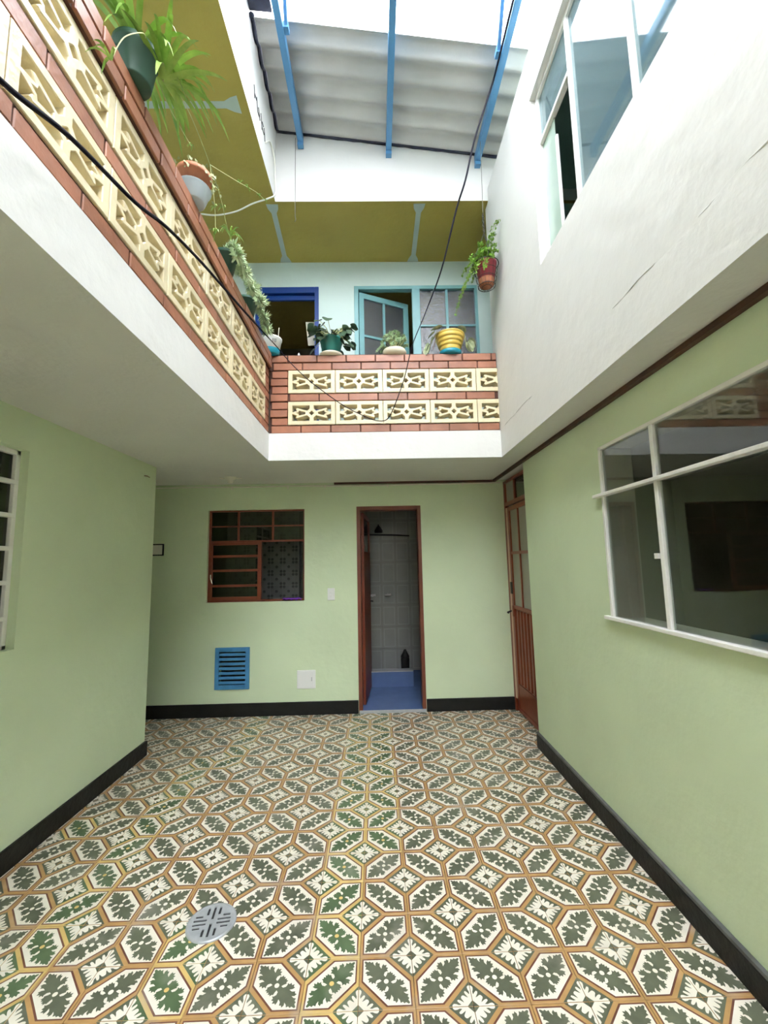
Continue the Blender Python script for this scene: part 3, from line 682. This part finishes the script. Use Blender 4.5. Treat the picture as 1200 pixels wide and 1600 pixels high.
# ------------------------------------------------------------------ small wall fittings
v = thing('vent_grille', 'blue louvred vent grille low on the green back wall', 'vent', (-1.512, D, .268))
frame_part([(-.177, -.135, -.016, .03, 0, .418), (.135, .177, -.016, .03, 0, .418), (-.135, .135, -.016, .03, .375, .418), (-.135, .135, -.016, .03, 0, .045)], VENTB, v, 'frame', .003)
for k in range(7):
    z = .055+k*.0465; MB().hexa([(-.135, -.012, z), (.135, -.012, z), (-.135, -.006, z), (.135, -.006, z), (-.135, -.008, z+.026), (.135, -.008, z+.026), (-.135, -.002, z+.026), (.135, -.002, z+.026)]).build('louvre', VENTB, v)
jb = thing('access_panel', 'small white access panel low on the green back wall', 'panel', (-.75, D, .258))
soften(MB().box(-.095, .095, -.012, -.0005, 0, .183).build('cover', WPLAS, jb), .004)
soften(MB().box(-.08, .08, -.015, -.012, .014, .17).build('door', WPLAS, jb), .002)
MB().box(.052, .062, -.019, -.015, .075, .115).build('finger_pull', mat('pale_grey_plastic', (.5, .5, .5), .5), jb)
sw = thing('light_switch', 'white light switch beside the bathroom doorway', 'switch', (-.49, D, 1.145))
soften(MB().box(-.038, .038, -.009, -.0005, 0, .125).build('plate', WPLAS, sw), .004)
for z in (.035, .07): soften(MB().box(-.014, .014, -.014, -.009, z, z+.025).build('rocker', WPLAS, sw), .002)
pf = thing('picture_frame', 'small black picture frame on the wall of the dark passage', 'picture', (-2.345, D, 1.648))
frame_part([(-.085, -.073, -.015, -.0005, 0, .125), (.073, .085, -.015, -.0005, 0, .125), (-.073, .073, -.015, -.0005, .113, .125), (-.073, .073, -.015, -.0005, 0, .012)], BLACK, pf, 'frame', .001)
part_box('print', (-.073, .073, -.008, -.0005, .012, .113), IVORY, pf)
lr = thing('lamp_holder', 'white porcelain lamp holder on the soffit', 'lamp holder', (-1.447, 4.19, ZC))
MB().lathe([(.001, -.062), (.022, -.058), (.028, -.03), (.05, -.018), (.062, -.001)], 20, cap0=False).build('rose', IVORY, lr, True)
MB().tube([(-.11, 0, -.006), (-.06, 0, -.012)], .006, 6).build('wire', IVORY, lr); MB().tube([(.11, .01, -.006), (.06, 0, -.012)], .006, 6).build('wire', IVORY, lr)
cl = thing('purple_cloth', 'purple cloth lying on the sill of the rust framed window', 'cloth', (-.90, D+.018, 1.147))
g = MB(); NX = 12
for i in range(NX+1):
    for j in range(4):
        g.v.append((-.10+.19*i/NX, -.012+.01*j, .012+.012*math.sin(i*1.9+j)*random.random()+.008*(j in (1, 2))))
for i in range(NX):
    for j in range(3): g.f.append((i*4+j, i*4+j+1, i*4+j+5, i*4+j+4)); g.m.append(0)
for i in range(NX+1): pass
ob = g.build('folded_cloth', PURPLE, cl, True); sd = ob.modifiers.new('thick', 'SOLIDIFY'); sd.thickness = .01
ts = thing('nail_hook', 'small rusty hook near the top of the left green wall', 'hook', (XL, 3.52, 2.29))
MB().tube([(0, 0, 0), (.02, .01, 0), (.028, .03, -.008), (.02, .05, -.004)], .003, 6).build('wire', RUSTD, ts)
# floor drain
dr = thing('floor_drain', 'round steel slotted drain grate in the tile floor', 'drain', (-.742, 2.038, .0012))
RD = .097
MB().lathe([(RD+.006, -.001), (RD+.005, .0055), (RD-.004, .0065), (RD-.006, .0055)], 40, cap0=False).build('rim', STEEL, dr, True)
loops = [[((RD-.005)*math.cos(2*PI*k/40), (RD-.005)*math.sin(2*PI*k/40)) for k in range(40)]]
for a in range(4):
    for off in ((-.024, 0, .024) if a % 2 else (-.03, -.01, .01, .03)):
        s0, s1 = abs(off)+.012, math.sqrt(.078**2-off**2); q_ = a*PI/2+.12
        loops.append([(x*math.cos(q_)-y*math.sin(q_), x*math.sin(q_)+y*math.cos(q_)) for x, y in ((s0, off-.005), (s1, off-.005), (s1, off+.005), (s0, off+.005))])
pm = MB(); nt_ = sum(len(l) for l in loops); of_ = 0
pm.v = [(x, y, .0055) for l in loops for x, y in l]+[(x, y, .0015) for l in loops for x, y in l]
for t in tessellate_polygon([[Vector((x, y, 0)) for x, y in l] for l in loops]):
    pm.f += [tuple(t), tuple(k+nt_ for k in t)]; pm.m += [0, 0]
for l in loops:
    n_ = len(l)
    for k in range(n_): pm.f.append((of_+k, of_+(k+1) % n_, nt_+of_+(k+1) % n_, nt_+of_+k)); pm.m.append(0)
    of_ += n_
pl_ = pm.build('plate', STEEL, dr)
bm = bmesh.new(); bm.from_mesh(pl_.data); bmesh.ops.recalc_face_normals(bm, faces=bm.faces); bm.to_mesh(pl_.data); bm.free()
MB().lathe([(RD-.003, .0002), (.001, .0003)], 30, cap0=False).build('slot_shade', mat('slot_shade_black', (.03, .03, .032), .5, .2, 30.), dr)  # flat near-black disc painting the shade of the pit below the slots

# ------------------------------------------------------------------ cables and wires
def rel(pts, o): return [Vector(p)-Vector(o) for p in pts]
P = [(-.80, .60, 2.55), (-.82, .839, 2.614), (-.82, 1.049, 2.705), (-.82, 1.351, 2.792), (-.82, 1.569, 2.883), (-.82, 1.87, 2.975), (-.82, 2.203, 3.058), (-.82, 2.604, 3.156), (-.825, 3.1, 3.29), (-.80, 3.36, 3.33), (-.70, 3.42, 3.22), (-.558, 3.42, 3.075), (-.398, 3.42, 2.943), (-.238, 3.43, 2.83), (-.079, 3.45, 2.752), (.03, 3.46, 2.715), (.113, 3.45, 2.73), (.18, 3.42, 2.852), (.261, 3.42, 3.075), (.33, 3.36, 3.33), (.44, 3.30, 3.58), (.555, 3.1, 3.828), (.66, 2.95, 4.21), (.72, 2.87, 4.38), (.80, 2.85, 4.70), (.90, 2.83, 5.0), (.955, 2.80, 5.16), (.962, 2.5, 5.175), (.965, 1.5, 5.178)]
cp_ = smooth_pts(P, 6)
cr_ = [.0070-.0032*max(0., min(1., (p.y-2.7)/.6))*max(0., min(1., (4.2-p.z)/.6)) for p in cp_]
tag(MB().tube(cp_, cr_, 8).build('hanging_cable', CABLE, None, True), 'black cable sagging from the left parapet across to the roof beam', 'cable')
P = [(-.866, 3.16, 5.02), (-.86, 3.30, 5.18), (-.85, 3.42, 5.12), (-.855, 3.46, 5.0), (-.90, 3.45, 4.84+.02), (-.93, 3.45, 4.79), (-1.048, 3.45, 4.731), (-1.188, 3.45, 4.657), (-1.357, 3.45, 4.62), (-1.515, 3.45, 4.633)]
P[4] = (-.845, 3.44, 4.82); P[5] = (-.91, 3.44, 4.77)
tag(MB().tube(smooth_pts(P, 6), .007, 6).build('white_cable', WCABLE, None, True), 'white cable looping from the roof fascia under the ochre ceiling', 'cable')
tag(MB().tube([(-.672, 3.45, 5.389), (-.672, 3.45, 4.60), (-.665, 3.45, 4.57), (-.674, 3.45, 4.55)], .0028, 5).build('hanging_wire', THREAD, None, True), 'thin grey wire hanging from the roof beam beside the left fascia', 'wire')

# ------------------------------------------------------------------ plants
def blade(p0, az, L, rise, droop, wd, segs=9, twist=0.):
    d = Vector((math.cos(az), math.sin(az), 0)); n = Vector((-d.y, d.x, 0)); mb = MB(); p0 = Vector(p0)
    for i in range(segs+1):
        t = i/segs
        c = p0+d*(L*(t-.12*t*t))+Vector((0, 0, rise*4*t*(1-t)*.5+rise*t-droop*t**2.4))
        w_ = wd*(.55+.9*t)*(1-t)**.75*1.3+.0006
        mb.v += [tuple(c-n*w_+Vector((0, 0, .35*w_))), tuple(c), tuple(c+n*w_+Vector((0, 0, .35*w_)))]
    for i in range(segs):
        a = i*3
        mb.f += [(a, a+1, a+4, a+3), (a+1, a+2, a+5, a+4)]; mb.m += [0, 0]
    return mb
def pot(prof, m, parent, name='pot', n=28): return MB().lathe(prof, n).build(name, m, parent, True)
def disc(name, r, z, m, parent): return MB().lathe([(r, z), (r*.5, z+.006), (.001, z+.008)], 20, cap0=True).build(name, m, parent, True)
def roundleaf(r, cup=.25, lob=0., n=12, asp=1.):
    mb = MB(); mb.v = [(r*.1, 0, .0)]
    for k in range(n):
        a = 2*PI*k/n; rr = r*(1+lob*math.cos(a*5)) * (1-.25*math.exp(-((a-PI)/.35)**2))
        mb.v.append((rr*math.cos(a)*asp+r*.6, rr*math.sin(a), cup*r*(math.sin(a)**2)-.15*r*math.cos(a)))
    for k in range(n): mb.f.append((0, 1+k, 1+(k+1) % n)); mb.m.append(0)
    return mb
ZT = ZS+10*CP-.006     # top of the parapets
def spider_tuft(o, parent, num, L, wd, name='plantlet', m=LEAFS):
    mb = MB()
    for k in range(num):
        b = blade(o, random.uniform(0, 2*PI), L*random.uniform(.6, 1.1), L*.4, L*random.uniform(.2, .9), wd, 5)
        mb.add(b.v, b.f)
    return mb.build(name, m, parent)
# spider plant on the left parapet
so = Vector((-.885, 1.42, ZT+.002))
sp_ = thing('spider_plant', 'spider plant in a dark green pot overhanging the left parapet', 'potted plant', so)
pot([(.054, 0), (.058, .008), (.074, .12), (.08, .125), (.082, .145), (.074, .145), (.072, .125)], POTG, sp_)
disc('soil', .072, .128, SOIL, sp_)
rs = random.Random(3)
for k in range(30):
    az = rs.uniform(-1.9, 1.9) if k < 24 else rs.uniform(0, 2*PI)
    blade((.02*math.cos(az), .02*math.sin(az), .13), az, rs.uniform(.16, .34), rs.uniform(.05, .14), rs.uniform(.03, .20), rs.uniform(.009, .014)).build('leaf', LEAFS, sp_, True)
for k in range(26):
    az = rs.uniform(-1.7, 1.9); L = rs.uniform(.14, .33)
    blade((.075, .06, .10), az, L, rs.uniform(.01, .11), rs.uniform(.02, .17), rs.uniform(.009, .015)).build('leaf', LEAFS, sp_, True)
MB().tube(smooth_pts([(.02, .02, .13), (.05, .04, .16), (.075, .06, .10)]), .004, 5).build('runner', STEM, sp_)
def rl(pts): return [Vector(p)-so for p in pts]
MB().tube(smooth_pts(rl([(-.87, 1.43, 3.50), (-.84, 1.445, 3.46), (-.84, 1.595, 3.454), (-.84, 1.795, 3.496)])), .0018, 5).build('runner', STEM, sp_)
MB().tube(smooth_pts(rl([(-.87, 1.44, 3.50), (-.85, 1.60, 3.60), (-.85, 1.796, 3.665), (-.85, 2.039, 3.651), (-.85, 2.2, 3.604), (-.85, 2.29, 3.53), (-.85, 2.36, 3.50)])), .002, 5).build('runner', STEM, sp_)
MB().tube(smooth_pts(rl([(-.85, 2.039, 3.651), (-.85, 2.455, 3.966), (-.85, 2.871, 4.288), (-.85, 3.10, 4.44)])), .002, 5).build('runner', STEM, sp_)
MB().tube(smooth_pts(rl([(-.85, 2.039, 3.651), (-.84, 2.07, 3.52), (-.835, 2.09, 3.40), (-.835, 2.10, 3.30)])), .0016, 5).build('runner', STEM, sp_)
spider_tuft(rl([(-.85, 2.36, 3.50)])[0], sp_, 10, .10, .005)
spider_tuft(rl([(-.85, 2.33, 3.50)])[0], sp_, 6, .07, .004)
spider_tuft(rl([(-.835, 2.10, 3.30)])[0], sp_, 7, .06, .004)
spider_tuft(rl([(-.84, 1.795, 3.496)])[0], sp_, 5, .03, .003)
for q in ((-.85, 2.52, 4.02), (-.85, 2.66, 4.12), (-.85, 2.95, 4.33), (-.85, 3.10, 4.44), (-.835, 2.085, 3.44), (-.85, 2.24, 3.58)): spider_tuft(rl([q])[0], sp_, 5, .035, .003)
spider_tuft(rl([(-.80, 1.16, 3.10)])[0], sp_, 7, .07, .005)
MB().tube(smooth_pts(rl([(-.84, 1.40, 3.50), (-.79, 1.30, 3.40), (-.79, 1.20, 3.24), (-.80, 1.16, 3.10)])), .0018, 5).build('runner', STEM, sp_)
# pale bowl with terracotta pot
bo = thing('potted_creeper', 'terracotta pot of dry creeper in a pale enamel bowl on the left parapet', 'potted plant', (-.89, 1.95, ZT+.002))
pot([(.05, 0), (.056, .004), (.078, .07), (.084, .075), (.08, .078)], POTLB, bo, 'bowl')
pot([(.058, .04), (.078, .13), (.085, .132), (.085, .155), (.074, .155), (.07, .13)], TERRA, bo)
disc('soil', .072, .135, SOIL, bo)
fm = MB(); rs = random.Random(5)
for k in range(150):
    a = rs.uniform(0, 2*PI); r_ = rs.uniform(.04, .13); z = .16+rs.uniform(-.02, .05)-max(0, r_-.075)*1.6
    c = Vector((r_*math.cos(a), r_*math.sin(a), z)); s = rs.uniform(.006, .014)
    n1 = Vector((rs.uniform(-1, 1), rs.uniform(-1, 1), rs.uniform(-1, 1))).normalized(); n2 = n1.orthogonal().normalized()
    fm.add([c-n1*s, c+n2*s*.6, c+n1*s, c-n2*s*.6], [(0, 1, 2, 3)])
ob = fm.build('foliage', LEAFD, bo); ob['kind'] = 'stuff'
# trailing succulents
def rosette(mb, c, axis, L, num, rs, wd):
    axis = axis.normalized(); a1 = axis.orthogonal().normalized(); a2 = axis.cross(a1)
    for k in range(num):
        t = k/num; az = k*2.4
        d = (a1*math.cos(az)+a2*math.sin(az))*(1-.55*t)+axis*(.35+t); d.normalize(); n = d.cross(axis)
        n = n.normalized() if n.length > 1e-4 else a1
        l = L*rs.uniform(.8, 1.15); b = n.cross(d)
        mb.add([c, c+d*l*.45+n*wd, c+d*l, c+d*l*.45-n*wd, c+d*l*.4+b*wd*.8], [(0, 1, 4), (1, 2, 4), (2, 3, 4), (3, 0, 4), (0, 3, 2, 1)])
def succulent(loc, lab, stems, seed, L=.06):
    rs = random.Random(seed); th = thing('trailing_succulent', lab, 'potted plant', loc)
    pot([(.05, 0), (.07, .10), (.076, .10), (.076, .12), (.065, .12)], POTG, th); disc('soil', .065, .105, SOIL, th)
    mb = MB(); sm_ = MB()
    for pts in stems:
        sp2 = smooth_pts(pts, 7); sm_.tube(sp2, .004, 5)
        for i, p in enumerate(sp2[1:]):
            ax = sp2[i+1]-sp2[i]; rosette(mb, p, ax, L*rs.uniform(.8, 1.1), 8, rs, .010)
        rosette(mb, sp2[-1], sp2[-1]-sp2[-2]+Vector((.02, 0, .02)), L*1.1, 18, rs, .008)
    sm_.build('stem', STEM, th); f_ = mb.build('foliage', LEAFU, th); f_['kind'] = 'stuff'
    return th
succulent((-.915, 2.47, ZT+.002), 'pale trailing succulent in a green pot on the left parapet beside the pale bowl', [[(0, 0, .11), (.05, .0, .15), (.085, .03, .12), (.10, .06, .05)], [(0, .02, .11), (.04, .08, .15), (.08, .15, .10), (.10, .20, .04)], [(0, .03, .11), (.03, .14, .14), (.07, .20, .11), (.10, .25, .07)], [(0, -.02, .11), (.06, -.05, .14), (.09, -.06, .08)]], 2)
succulent((-.92, 2.93, ZT+.002), 'pale trailing succulent on the left parapet beside the white tub', [[(0, 0, .11), (.06, .0, .15), (.10, .02, .12)], [(0, .02, .11), (.05, .08, .13), (.09, .13, .07)], [(0, .02, .11), (.05, .12, .12), (.085, .17, .05), (.10, .19, .0)], [(0, -.02, .11), (.06, -.04, .14), (.10, -.05, .09)]], 4)
# white tub with teal base on the parapet corner
tu = thing('white_tub', 'white plastic tub with teal base on the parapet corner', 'tub', (-.89, 3.53, ZT+.002))
pot([(.062, 0), (.07, .004), (.074, .05)], TEAL, tu, 'base')
pot([(.0745, .05), (.088, .135), (.093, .138), (.093, .15), (.084, .15), (.08, .13), (.06, .05)], POTW, tu, 'body')
disc('soil', .082, .125, SOIL, tu)
MB().tube([(.05, .02, .10), (.062, .02, .27)], .003, 6).build('stick', POTC, tu)
for q in range(3): MB().box(.03+q*.012, .038+q*.012, -.0845+.001*q*q, -.082+.001*q*q, .085, .115).build('printed_mark', THREAD, tu)
# begonia in a teal green pot
def leafy(th, origin, num, rad, rs, m, r0, r1, lob, zlo=-.05, zhi=.14):
    st_ = MB()
    for k in range(num):
        az = rs.uniform(0, 2*PI); q = rs.uniform(.45, 1.); ht = rs.uniform(zlo, zhi)
        e = Vector(origin)+Vector((rad*q*math.cos(az), rad*q*math.sin(az), ht))
        st_.tube(smooth_pts([origin, Vector(origin)*.5+e*.5+Vector((0, 0, .04)), e], 4), .0022, 5)
        lm = roundleaf(rs.uniform(r0, r1), .3, lob)
        l_ = lm.build('leaf', m, th, True, loc=e); l_.rotation_euler = (rs.uniform(-.7, .7), rs.uniform(.1, .9), az)
    st_.build('stem', STEM, th)
gb = thing('begonia_plant', 'dark leaved begonia in a teal green pot on a cream saucer', 'potted plant', (-.372, 3.585, ZT+.002))
pot([(.085, 0), (.10, .004), (.104, .022), (.094, .022)], POTC, gb, 'saucer')
pot([(.072, .008), (.08, .05), (.083, .052), (.088, .10), (.091, .102), (.097, .15), (.102, .152), (.102, .17), (.092, .17), (.088, .14)], POTT, gb)
disc('soil', .09, .145, SOIL, gb)
leafy(gb, (0, -.01, .15), 60, .18, random.Random(11), LEAFB, .028, .046, .10, -.06, .17)
# pale bushy plant in a cream bowl
pb = thing('bushy_succulent', 'bushy pale green plant in a cream bowl before the open turquoise sash', 'potted plant', (.19, 3.585, ZT+.002))
pot([(.07, 0), (.10, .012), (.108, .04), (.10, .055), (.09, .05)], POTC, pb, 'bowl'); disc('soil', .095, .045, SOIL, pb)
rs = random.Random(21); mb = MB(); sm_ = MB()
for k in range(60):
    az = rs.uniform(0, 2*PI); el = rs.uniform(.1, 1.45); R_ = rs.uniform(.10, .15)
    d = Vector((math.cos(az)*math.cos(el)*.85, math.sin(az)*math.cos(el)*.85, math.sin(el)*1.15)); c = Vector((0, 0, .05))+d*R_
    sm_.tube([(0, 0, .045), c], .0018, 4); rosette(mb, c, d, .032, 11, rs, .0085)
for k in range(5):
    c = Vector((-.10-.012*k, -.04, .09-.014*k)); rosette(mb, c, Vector((-.5, -.4, .3)), .026, 8, rs, .007)
sm_.build('stem', STEM, pb); f_ = mb.build('foliage', LEAFW, pb); f_['kind'] = 'stuff'
# yellow ribbed pot with variegated leaves
yp = thing('variegated_plant', 'variegated trailing plant in a ribbed yellow pot on a teal saucer', 'potted plant', (.69, 3.585, ZT+.002))
pot([(.085, 0), (.095, .004), (.10, .035), (.09, .038)], TEAL, yp, 'saucer')
pf_ = [(.078, .02)]
for k in range(4):
    r_ = .088+k*.0115; z = .045+k*.034
    pf_ += [(r_, z), (r_+.005, z+.012), (r_+.002, z+.028), (r_+.001, z+.033)]
pf_ += [(.13, .185), (.13, .195), (.12, .195), (.112, .16)]
pot(pf_, POTY, yp); disc('soil', .112, .165, SOIL, yp)
rs = random.Random(31)
for k, (x, y, z, az, ty_) in enumerate([(-.12, -.02, .17, 2.9, .6), (-.13, -.04, .10, 3.3, 1.1), (-.16, -.03, .045, 3.0, 1.0), (-.11, -.05, .13, 3.6, .9), (-.15, .02, .08, 2.7, 1.2), (.125, -.03, .07, .3, 1.0), (.14, .0, .11, .1, .7), (.13, -.05, .05, -.3, 1.2), (-.17, -.05, .02, 3.4, 1.2), (-.08, -.06, .19, 3.4, .2), (.06, -.04, .20, .4, .2), (0, .05, .2, 1.6, .2)]):
    l_ = roundleaf(rs.uniform(.040, .052), .25, .04, asp=1.15).build('leaf', LEAFV, yp, True, loc=(x*1.22, y-.01, z+.035)); l_.rotation_euler = (rs.uniform(-.4, .4), ty_, az)
MB().tube(smooth_pts([(-.05, -.02, .18), (-.12, -.03, .21), (-.14, -.03, .12), (-.16, -.03, .05)]), .003, 5).build('stem', RUSTD, yp)
MB().tube(smooth_pts([(.05, -.02, .18), (.12, -.02, .21), (.135, -.03, .13), (.14, -.04, .06)]), .003, 5).build('stem', STEM, yp)
# small white bits standing on the ledge
for x, lab in ((-.465, 'small white knob on the ledge beside the begonia saucer'), (-.655, 'small white knob on the ledge between the tub and the begonia')):
    tag(MB().lathe([(.013, 0), (.013, .01), (.009, .022), (.006, .034), (.001, .036)], 12).build('ledge_knob', WPLAS, None, True, loc=(x, 3.56, ZT+.002)), lab, 'knob')
# hanging fern basket on the right
hb = thing('hanging_basket', 'fern in a red pot hung in a black wire basket beside the white upper wall', 'hanging basket', (.965, 3.30, 3.80))
pot([(.058, .02), (.062, .03), (.066, .07)], TERRA, hb, 'pot_foot')
pot([(.0662, .07), (.083, .185), (.09, .19), (.092, .215), (.08, .215), (.076, .19)], POTR, hb)
disc('soil', .08, .195, SOIL, hb)
wb = MB()
def ring(r, z, tr, n=28): return [(r*math.cos(2*PI*k/n), r*math.sin(2*PI*k/n), z) for k in range(n+1)], tr
for r_, z, tr in ((.105, .205, .004), (.093, .14, .002), (.082, .075, .002), (.07, .012, .003), (.04, .004, .002)):
    pts, t_ = ring(r_, z, tr); wb.tube(pts, t_, 5, cap=False)
for k in range(16):
    a = 2*PI*k/16; c_, s_ = math.cos(a), math.sin(a)
    wb.tube([(.105*c_, .105*s_, .205), (.088*c_, .088*s_, .10), (.07*c_, .07*s_, .012), (.03*c_, .03*s_, .003)], .0016, 4)
wb.build('wire_basket', IRON, hb)
for k in range(3):
    a = 2*PI*k/3+.5; MB().tube(smooth_pts([(.105*math.cos(a), .105*math.sin(a), .205), (.112*math.cos(a), .112*math.sin(a), .26), (.02*math.cos(a), .02*math.sin(a), .46), (0, 0, .50)], 5), .0025, 5).build('hanger', IRON, hb)
ch = MB()
for k in range(9):
    c = Vector((0, 0, .505+k*.022)); pts = []
    for q in range(11):
        t_ = 2*PI*q/10; u_ = .008*math.cos(t_); v_ = .0145*math.sin(t_)
        pts.append(c+(Vector((u_, 0, v_)) if k % 2 else Vector((0, u_, v_))))
    ch.tube(pts, .0022, 5, cap=False)
ch.build('chain', IRON, hb)
MB().tube([(0, 0, .70), (.004, 0, .9), (.01, .0, 1.384)], .0026, 5).build('wire', THREAD, hb)
rs = random.Random(8)
def frond(o, az, L, rise, droop):
    mb = MB(); d = Vector((math.cos(az), math.sin(az), 0)); n = Vector((-d.y, d.x, 0)); pts = []
    for i in range(13):
        t = i/12; pts.append(Vector(o)+d*L*t+Vector((0, 0, rise*t*(2-t)-droop*t**2.2)))
    mb.tube(pts, .0014, 4)
    for i in range(1, 13):
        for s in (1, -1):
            for j in range(3):
                w_ = .045*(1-.75*i/12)*(.5+.25*j); c = pts[i]+n*s*w_*rs.uniform(.8, 1.1)+Vector((0, 0, -.25*w_+rs.uniform(-.006, .006)))+d*rs.uniform(-.01, .01)
                q = .014*rs.uniform(.8, 1.2); a1 = Vector((rs.uniform(-1, 1), rs.uniform(-1, 1), rs.uniform(-.5, .5))).normalized(); a2 = a1.orthogonal().normalized()
                mb.add([c-a1*q, c+a2*q*.7, c+a1*q, c-a2*q*.7], [(0, 1, 2, 3)])
    return mb
for az, L, rise, droop in ((3.0, .24, .05, .36), (3.4, .20, .08, .30), (2.6, .22, .10, .28), (3.9, .16, .10, .24), (4.6, .14, .16, .12), (5.2, .12, .26, .05), (5.4, .15, .34, .02), (2.2, .16, .16, .12), (4.2, .13, .18, .14), (1.6, .12, .14, .10), (5.0, .11, .22, .06), (3.2, .14, .16, .10), (4.0, .10, .2, .05), (2.9, .27, .06, .46), (5.6, .10, .18, .04), (4.8, .16, .08, .12), (3.6, .18, .10, .16), (2.4, .14, .08, .16), (0.6, .09, .16, .05), (4.4, .18, .06, .2), (3.1, .2, .12, .2), (5.3, .13, .14, .08), (2.0, .1, .2, .02), (3.7, .12, .14, .2)):
    frond((0, 0, .20), az, L, rise, droop).build('frond', LEAFF, hb)
